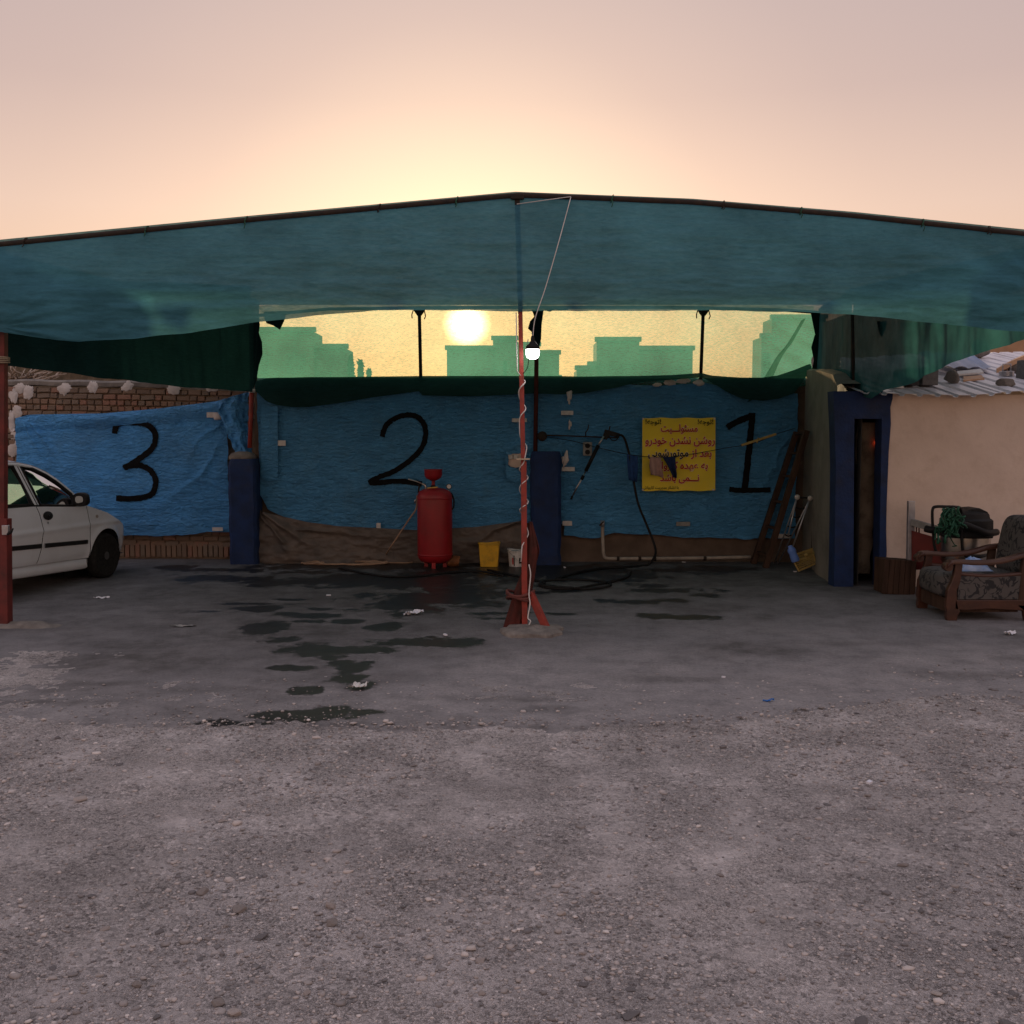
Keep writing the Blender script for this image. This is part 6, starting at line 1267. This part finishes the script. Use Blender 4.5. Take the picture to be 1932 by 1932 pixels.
# industrial vacuum behind the armchair
vc0 = Vector((P(1822, 1000, 11.1).x, 11.1, 0)); vc = thing('wet_vacuum', 'black and steel drum vacuum cleaner on a tube frame behind the armchair', 'vacuum cleaner', vc0)
def vz(py): return P(1822, py, 11.1).z
R0 = .255
MB().lathe([(.01, vz(1062)), (R0 * .9, vz(1062)), (R0 * .98, vz(1055)), (R0, vz(1045)), (R0, vz(1012))], vc0, 32).build('drum', M['steel'], vc, smooth=True, angle=40)
MB().lathe([(R0 * 1.02, vz(1012)), (R0 * 1.04, vz(1008)), (R0 * 1.0, vz(1004)), (R0 * 1.0, vz(998)), (R0 * 1.03, vz(996)), (R0 * 1.02, vz(980)), (R0 * .9, vz(976)), (R0 * .85, vz(968)), (R0 * .55, vz(962)), (.01, vz(960))], vc0, 24, sq=.25).build('motor_head', M['black_plastic'], vc, smooth=True, angle=35); mhd_ = bpy.context.scene.objects['motor_head']
MB().prism([tuple(vc0 + Vector((a, -.14, b))) for a, b in ((-.1, vz(966)), (.0, vz(958)), (.08, vz(957)), (.17, vz(964)), (.20, vz(972)), (-.1, vz(972)))], (0, .28, 0)).build('switch_panel', M['black_plastic'], mhd_, bevel=.01)
hyp = 10.82
MB().tube(spline([P(1783, 1050, hyp), P(1766, 1040, hyp), P(1761, 1010, hyp), P(1759, 975, hyp), P(1760, 960, hyp), P(1766, 956, hyp), P(1785, 956, hyp), P(1806, 957, hyp), P(1812, 960, hyp + .05), P(1814, 975, hyp + .15)], 6), .016, 8).build('frame_tube', M['black_plastic'], vc, smooth=True)
MB().tube(spline([P(1814, 1000, hyp), P(1815, 1025, hyp), P(1817, 1040, hyp), P(1823, 1049, hyp), P(1835, 1051, hyp), P(1852, 1050, hyp), P(1868, 1045, hyp + .1)], 6), .016, 8).build('frame_tube', M['black_plastic'], vc, smooth=True)
MB().tube(spline([P(1746, 997, hyp), P(1760, 1000, hyp - .05), P(1790, 998, hyp - .06), P(1815, 990, hyp - .06), P(1840, 998, hyp - .06), P(1862, 1006, hyp - .03), P(1880, 1004, hyp + .1)], 6), .038, 10).build('suction_hose', M['hose_black'], vc, smooth=True)
gr = thing('green_rope', 'tangled dark green rope and wire thrown over the vacuum cleaner', 'rope', P(1795, 1000, 10.7))
q = MB(); r = np.random.default_rng(77)
for k_ in range(26):
    px_, py_ = r.uniform(1782, 1812), r.uniform(955, 1000); pts = [P(px_, py_, 10.66)]
    for j in range(6):
        px_ += r.normal(-1.5, 6); py_ += r.normal(5, 7); px_ = min(max(px_, 1764), 1824); py_ = min(max(py_, 953), 1052); pts.append(P(px_, py_, 10.66 + r.uniform(-.05, .06)))
    q.tube(spline(pts, 4), r.choice([.006, .009, .012]), 5)
q.build('tangle', M['rope_green'], gr, smooth=True)
bf = thing('bed_frame', 'grey metal bed end with a dark red panel leaning by the cream wall', 'bed frame', P(1718, 1060, 11.55))
MB().bar(P(1717, 1064, 11.6), P(1719, 945, 11.6), .075, .06).build('corner_post', M['galv'], bf, bevel=.004)
MB().bar(P(1720, 985, 11.58), P(1790, 1005, 11.2), .05, .075).build('top_rail', M['grey_paint'], bf, bevel=.006)
for px_, py_ in ((1729, 990), (1734, 992)): MB().tube([P(px_, py_, 11.52), P(px_, py_ + 14, 11.52)], .008, 6).build('spindle', M['dark_red'], bf, smooth=True)
MB().prism([P(1721, 1001, 11.55), P(1792, 1022, 11.2), P(1792, 1075, 11.2), P(1721, 1075, 11.55)], (0, .03, 0)).build('panel', M['red_panel'], bf)
bxw = G(1695, 1122); wc = thing('wooden_stump_box', 'dark brown wooden box on the floor below the bed frame', 'box', bxw)
for i in range(6):
    f0, f1 = i / 6, (i + 1) / 6 - .012; a0 = P(1664 + 62 * f0, 1120 + 4 * f0, bxw.y - .0); a1 = P(1664 + 62 * f1, 1120 + 4 * f1, bxw.y); t0_ = P(1670 + 60 * f0, 1055 + 4 * f0, bxw.y); t1_ = P(1670 + 60 * f1, 1055 + 4 * f1, bxw.y)
    MB().prism([a0, a1, t1_, t0_], (0, .04, 0)).build('plank', M['wood_dark'], wc, bevel=.004)
MB().prism([P(1668, 1056, bxw.y + .04), P(1729, 1060, bxw.y + .04), P(1727, 1120, bxw.y + .04), P(1666, 1120, bxw.y + .04)], (0, .30, 0)).build('carcass', M['wood_dark'], wc)
oj = thing('orange_canister', 'small orange canister glimpsed behind the armchair arm', 'canister', P(1763, 1092, 10.75)); c = P(1763, 1092, 10.75)
MB().lathe([(.0, 0), (.06, 0), (.062, .02), (.055, .10), (.03, .14), (.02, .16), (0, .16)], c, 18).build('canister', M['orange'], oj, smooth=True)
MB().b2((c.x - .1, c.y - .06, 0), (c.x + .12, c.y + .16, c.z - .002)).build('stool', M['wood_dark'], thing('low_stool', 'low dark stool under the orange canister', 'stool', (c.x, c.y, 0)))

# ================================================================== THINGS ON THE RIBBED ROOF
def rock(label, px, py, w, h, Y, seed, m='rock', name='roof_rock', group='rocks weighing down the roof'):
    me = rock_mesh(name, seed, 2, .3); me.materials.append(M[m]); o_ = bpy.data.objects.new(name, me); col.objects.link(o_); k_ = Y / 1932
    c = P(px, py, Y); o_.location = c; o_.scale = (w / 2 * k_ * 1.1, w / 2.2 * k_, h / 2 * k_ * 1.1); o_.rotation_euler = (0, 0, seed); me.shade_smooth(); tag(o_, label, 'rock', group); return o_
def rpy(px, Y):      # pixel row of the roof surface at a given distance
    X_ = P(px, 700, Y).x; z_ = float(roof_z(X_, Y)); lo, hi = 500, 900
    for _ in range(30):
        m_ = (lo + hi) / 2
        if P(px, m_, Y).z > z_: lo = m_
        else: hi = m_
    return lo
def onroof(label, px, w, h, Y, seed): return rock(label, px, rpy(px, Y) - h * .38, w, h, Y, seed)
onroof('grey rock with a pointed top lying on the ribbed roof', 1797, 30, 26, 12.7, 401)
onroof('rounded brown rock at the roof edge below the steel can', 1897, 31, 18, 12.25, 402)
rock('large mottled concrete lump at the back of the roof', 1848, rpy(1848, 15.0) - 15, 38, 36, 15.0, 403, 'concrete_raw')
c = P(1718, 712, 12.5); zr = float(roof_z(c.x, 12.5))
tag(MB().b2((c.x - .14, 12.3, zr - .0), (c.x + .03, 12.7, zr + .20)).build('dark_block', M['block_dark'], bevel=.006), 'black block on the roof tucked under the net curtain', 'block')
c = P(1740, 712, 12.55); zr = float(roof_z(c.x, 12.55))
tag(MB().b2((c.x - .07, 12.36, zr), (c.x + .12, 12.7, zr + .215)).build('grey_block', M['block_grey'], bevel=.008), 'dark grey cement block on the roof beside the black block', 'block')
c = P(1927, 706, 12.7); zr = float(roof_z(c.x, 12.7))
tag(MB().box((c.x + .14, 12.75, zr + .12), (.26, .2, .24), (0, .05, .2)).build('grey_block', M['block_grey'], bevel=.008), 'grey cement block on the roof at the right edge of the picture', 'block')
q = MB(); A = []
for t_ in np.linspace(0, 1, 24):
    px_ = 1880 + 110 * t_; py_ = rpy(1885, 13.3) - 1 - 34 * math.sin(min(1, t_ * 1.05) * math.pi * .55) ; A.append([tuple(P(px_, py_ + d, Y_)) for d, Y_ in ((2, 13.3), (-7, 13.3), (-9, 13.9), (0, 13.9), (2, 13.3))])
tag(q.grid(np.array(A)).build('curved_board', M['board_tan'], smooth=True, angle=40), 'tan curved board arching over the junk on the roof', 'board')
c = P(1899, 708, 13.0); zr = float(roof_z(c.x, 13.0)); sc_ = thing('steel_can', 'small steel tin with a wire handle under the curved board', 'tin', (c.x, 13, zr))
MB().lathe([(.0, 0), (.085, 0), (.09, .06), (.08, .065), (0, .05)], (c.x, 13.0, zr + .004), 18).build('tin', M['galv'], sc_, smooth=True, angle=40); MB().tube([(c.x - .05, 13, zr + .06), (c.x - .05, 13, zr + .16), (c.x + .05, 13, zr + .16), (c.x + .05, 13, zr + .06)], .008, 6).build('handle', M['galv'], sc_, smooth=True)
c = P(1908, 700, 13.5); rock('dark round stone in the shade of the curved board', 1913, rpy(1913, 13.4) - 8, 26, 24, 13.4, 404)
def sheetpiece(label, pts, Y0, Y1, m, name, cat):
    """a loose sheet lying on the roof, corners given as (px, Y, lift)"""
    q = MB(); V_ = []
    for px_, Y_, lf in pts: X_ = P(px_, 700, Y_).x; V_.append(Vector((X_, Y_, float(roof_z(X_, Y_)) + lf)))
    q.prism(V_, (0, 0, .02)); return tag(q.build(name, M[m]), label, cat)
A = []
for u in np.linspace(0, 1, 33):
    r_ = []
    for v in np.linspace(0, 1, 6):
        px_ = 1772 + u * 98 - v * 40; Y_ = 13.3 + v * 1.6; X_ = P(px_, 700, Y_).x; r_.append((X_, Y_, float(roof_z(X_, Y_)) + .05 + .03 * abs(math.sin(u * math.pi * 3.5)) + .06 * (1 - u)))
    A.append(r_)
tag(MB().grid(np.array(A)).build('loose_roof_sheet', M['roof_blue'], smooth=True, angle=40), 'loose blue ribbed roofing sheet lying behind the grey rock', 'roofing sheet')
sheetpiece('pale plank with a dark edge lying across the roof by the grey rock', [(1735, 13.0, .03), (1768, 12.85, .03), (1768, 13.05, .05), (1735, 13.2, .05)], 0, 0, 'batten_white', 'loose_plank', 'plank')
sheetpiece('pale plank lying right of the grey rock on the roof', [(1806, 13.0, .04), (1856, 13.05, .04), (1850, 13.3, .05), (1806, 13.2, .05)], 0, 0, 'batten_white', 'loose_plank', 'plank')
sheetpiece('flat tan tile on the roof in front of the pale plank', [(1818, 12.72, .01), (1858, 12.75, .01), (1852, 12.95, .02), (1818, 12.95, .02)], 0, 0, 'board_tan', 'flat_tile', 'tile')
A = np.array([[tuple(Vector((P(1683 + 20 * u, 700, 12.3).x, 12.2 + .25 * v, float(roof_z(P(1683 + 20 * u, 700, 12.3).x, 12.2 + .25 * v)) + .01 + .11 * math.sin(u * 3.1) * math.sin(v * 3.1) * (.5 + float(fbm(u * 5, v * 5, 209, 3)))))) for v in np.linspace(0, 1, 14)] for u in np.linspace(0, 1, 14)])
tag(MB().grid(A).build('white_rag', M['whitewash'], smooth=True), 'crumpled white rag on the roof above the blue doorway', 'rag')
il = MB().lathe([(.0, -.012), (.010, -.008), (.013, 0), (.010, .008), (0, .012)], P(1654, 836, DY + .28), 10); tag(il.build('indicator_light', emis('led_red', (1, .08, .02), 5), smooth=True), 'tiny glowing red light in the dark doorway', 'light')

# ================================================================== LITTER
def litter(name, label, px, py, w, d, m, seed, hgt=.04, cat='litter'):
    c = G(px, py); k_ = c.y / 1932; n_ = 14; A = []
    for u in np.linspace(-1, 1, n_):
        A.append([(c.x + u * w / 2 * k_ * (1 + .4 * (vn(v * 2 + 5, u, seed) - .5)) + .02 * v, c.y + v * d * .5 * (1 + .5 * (vn(u * 2, v, seed + 1) - .5)), .008 + hgt * max(0, float(fbm(u * 2.2 + seed, v * 2.2, seed, 3)) - .25)) for v in np.linspace(-1, 1, n_)])
    tag(MB().grid(np.array(A)).build(name, M[m] if isinstance(m, str) else m, smooth=True, angle=25), label, cat)
litter('paper_scrap', 'crumpled white paper lying on the wet floor left of the centre post', 779, 1161, 34, .10, 'paper', 5, .10, 'paper')
litter('paper_scrap', 'small white paper scrap on the floor below the car', 191, 1130, 22, .06, 'paper', 8, .04, 'paper')
litter('plastic_scrap', 'clear crumpled plastic beside the wet patch in front', 677, 1300, 26, .10, 'white_plastic', 11, .08, 'plastic')
litter('plastic_scrap', 'flattened grey plastic on the floor left of the wet trail', 345, 1183, 44, .06, 'grey_paint', 14, .03, 'plastic')
litter('paper_scrap', 'white scrap on the dark stain at the right edge', 1905, 1198, 22, .07, 'paper', 17, .06, 'paper')
litter('bottle_cap', 'bright blue bottle cap on the gravel edge at the right', 1450, 1326, 14, .03, 'blue_cap', 20, .04, 'cap')
r = np.random.default_rng(9)
for a, b, lb_ in [(1065, 1072, 'tiny pale chip of litter just right of the centre pillar foot'), (1290, 1062, 'tiny pale chip of litter below the yellow notice by the pipe'), (620, 1125, 'tiny pale chip of litter on the floor before the brown sheet'),
                  (1500, 1080, 'tiny pale chip of litter in front of the tipped crate'), (1365, 1280, 'tiny pale chip of litter where concrete meets gravel on the right'), (840, 1200, 'tiny pale chip of litter on the floor left of the post footing'), (1640, 1480, 'small white stick lying on the gravel at the right')]:
    c = G(a, b); tag(MB().box((c.x, c.y, .012), (.04 * r.uniform(.7, 1.3), .02, .012), (r.uniform(-.3, .3), 0, r.uniform(0, 3))).build('litter_chip', M['paper']), lb_, 'litter', 'pale litter chips')

# ================================================================== BEHIND THE WALLS
mw = thing('mud_wall', 'brown mud wall seen over the brick wall at the far left', 'wall', (-9, 19, 0))
A = np.array([[(X_, 19 + (fbm(X_ * 1.1, z_ * 1.3, 211, 4) - .5) * .3, z_ * np.interp(X_, [-14, -9.5, -7.5, -5], [4.7, 4.7, 4.6, 4.5])) for z_ in np.linspace(-.03, 1, 24)] for X_ in np.linspace(-16, -4.78, 50)]); MB().grid(A).build('face', M['mud'], mw, smooth=True)  # unseen upper part and right end added to keep sun off the left curtain
MB().b2((-16, 19.2, -.1), (-4.78, 19.6, 4.3)).build('core', M['mud'], mw)
tw = thing('dry_branches', 'tangle of pale dry branches above the brick wall at the left edge', 'branches', P(60, 716, 15.4))
q = MB(); r = np.random.default_rng(31)
for k_ in range(34):
    px_, py_ = r.uniform(16, 70), r.uniform(712, 724); pts = [P(px_, py_, 15.4)]; dx = r.normal(6, 10)
    for j in range(4): px_ += dx + r.normal(0, 5); py_ -= r.uniform(1, 9); dx *= .8; pts.append(P(px_, py_, 15.4 + r.uniform(-.25, .25)))
    q.tube(spline(pts, 3), list(np.linspace(.016, .005, 13)), 5)
q.build('twigs', M['twig'], tw, smooth=True)
fbw = thing('tan_brick_house', 'tan brick house wall behind the ribbed roof at the right', 'house', (13, 24, 0))
MB().b2((9, 24, -.1), (26, 30, 5.0)).build('wall', M['far_brick'], fbw); MB().b2((8.9, 23.93, 4.35), (26, 24.0, 4.5)).build('string_course', M['board_tan'], fbw)
for zc_ in np.arange(3.0, 5.0, .085): pass
# far apartment blocks, silhouettes through the net
def block(name, label, parts, Y, m, wins=True, depth=3.5):
    xs_ = [p_[0] for p_ in parts]; t = thing(name, label, 'building', (P(parts[0][0], 700, Y).x, Y, 0), 'apartment blocks beyond the wall')
    for i, (a, b, top) in enumerate(parts):
        A_ = P(a, top, Y); B_ = P(b, top, Y); MB().b2((A_.x, Y + i * .3, -.1), (B_.x, Y + depth + i * .2, A_.z)).build('storey_block', m, t)
        MB().b2((A_.x - .15, Y + i * .3 - .2, A_.z), (B_.x + .15, Y + i * .3 + .3, A_.z + .35)).build('parapet', m, t)
        if wins and (b - a) > 30:
            nx_ = max(2, int((B_.x - A_.x) / 3.2)); z_ = A_.z - 2.4
            while z_ > A_.z - 9.5 and z_ > 1:
                for k_ in range(nx_):
                    xc = A_.x + (k_ + .5) * (B_.x - A_.x) / nx_; w_ = MB().b2((xc - .65, Y + i * .3 - .06, z_ - .7), (xc + .65, Y + i * .3 + .02, z_ + .7)).build('window', M['far_window'], t)
                z_ -= 3.1
    return t
block('apartment_block', 'stepped apartment block at the left end of the net', [(455, 592, 626), (592, 652, 657)], 78, M['bld'][0])
block('apartment_block', 'stepped apartment block below the sun in the net', [(843, 930, 660), (930, 976, 641), (976, 1018, 652), (1018, 1056, 667)], 85, M['bld'][1])
block('apartment_block', 'broad apartment block right of the bulb in the net', [(1088, 1112, 698), (1112, 1127, 690), (1127, 1208, 643), (1208, 1311, 659)], 80, M['bld'][2])
t_ = block('apartment_block', 'tall haze-paled apartment tower at the right end of the net', [(1437, 1458, 636), (1458, 1560, 600)], 95, M['bld'][3], wins=False)
for k_ in range(3):
    for j in range(4): a = P(1442 + k_ * 5, 668 + j * 13, 95); MB().b2((a.x - .1, 94.9, a.z - .45), (a.x + .1, 95.05, a.z + .1)).build('window', M['far_window'], t_)
for i, (a, b, top) in enumerate(((862, 866, 652), (888, 891, 653), (945, 968, 636), (1008, 1012, 655))):
    A_ = P(a, top, 84); B_ = P(b, 665, 84); tag(MB().b2((A_.x, 88, B_.z - .4), (B_.x, 89.5, A_.z)).build('roof_tank', M['bld'][1]), ['thin vent stack on the middle block, leftmost', 'second thin vent stack on the middle block', 'low stair head on top of the middle block', 'thin vent stack on the middle block beside the bulb'][i], 'roof fixture')
def conifer(label, px, top, Y, wpx, seed):
    r = np.random.default_rng(seed); a = P(px, top, Y); t = thing('conifer_tree', label, 'tree', (a.x, Y, 0), 'trees between the far blocks'); h_ = a.z; w_ = wpx * Y / 1932 / 2 * 2.0
    MB().tube([(a.x, Y, 0), (a.x + .05, Y, h_ * .6), (a.x, Y, h_ * .95)], [.22, .12, .03], 7).build('trunk', M['bark'], t, smooth=True)
    n_ = 2600; z_ = h_ * (.18 + .82 * r.random(n_) ** .8); rad = w_ * (1 - (z_ / h_) ** 1.5) * (.35 + .65 * r.random(n_)) * (.7 + .6 * vn(z_ * 1.3, z_ * 0, seed)); th = r.random(n_) * 6.283
    C = np.stack([a.x + rad * np.cos(th), Y + rad * np.sin(th), z_], -1); e1 = r.normal(size=(n_, 3)) * .085; e2 = r.normal(size=(n_, 3)) * .085
    V_ = np.stack([C - e1, C + e2, C + e1, C - e2], 1).reshape(-1, 3); link('crown', npmesh('crown', V_, np.arange(n_ * 4).reshape(-1, 4)), M['leaf'], t)
conifer('tall narrow tree beside the left apartment block', 662, 672, 70, 17, 1)
conifer('medium narrow tree, second from the left apartment block', 680, 682, 70, 12, 2)
conifer('shortest of the three narrow trees by the left block', 696, 698, 70, 9, 3)
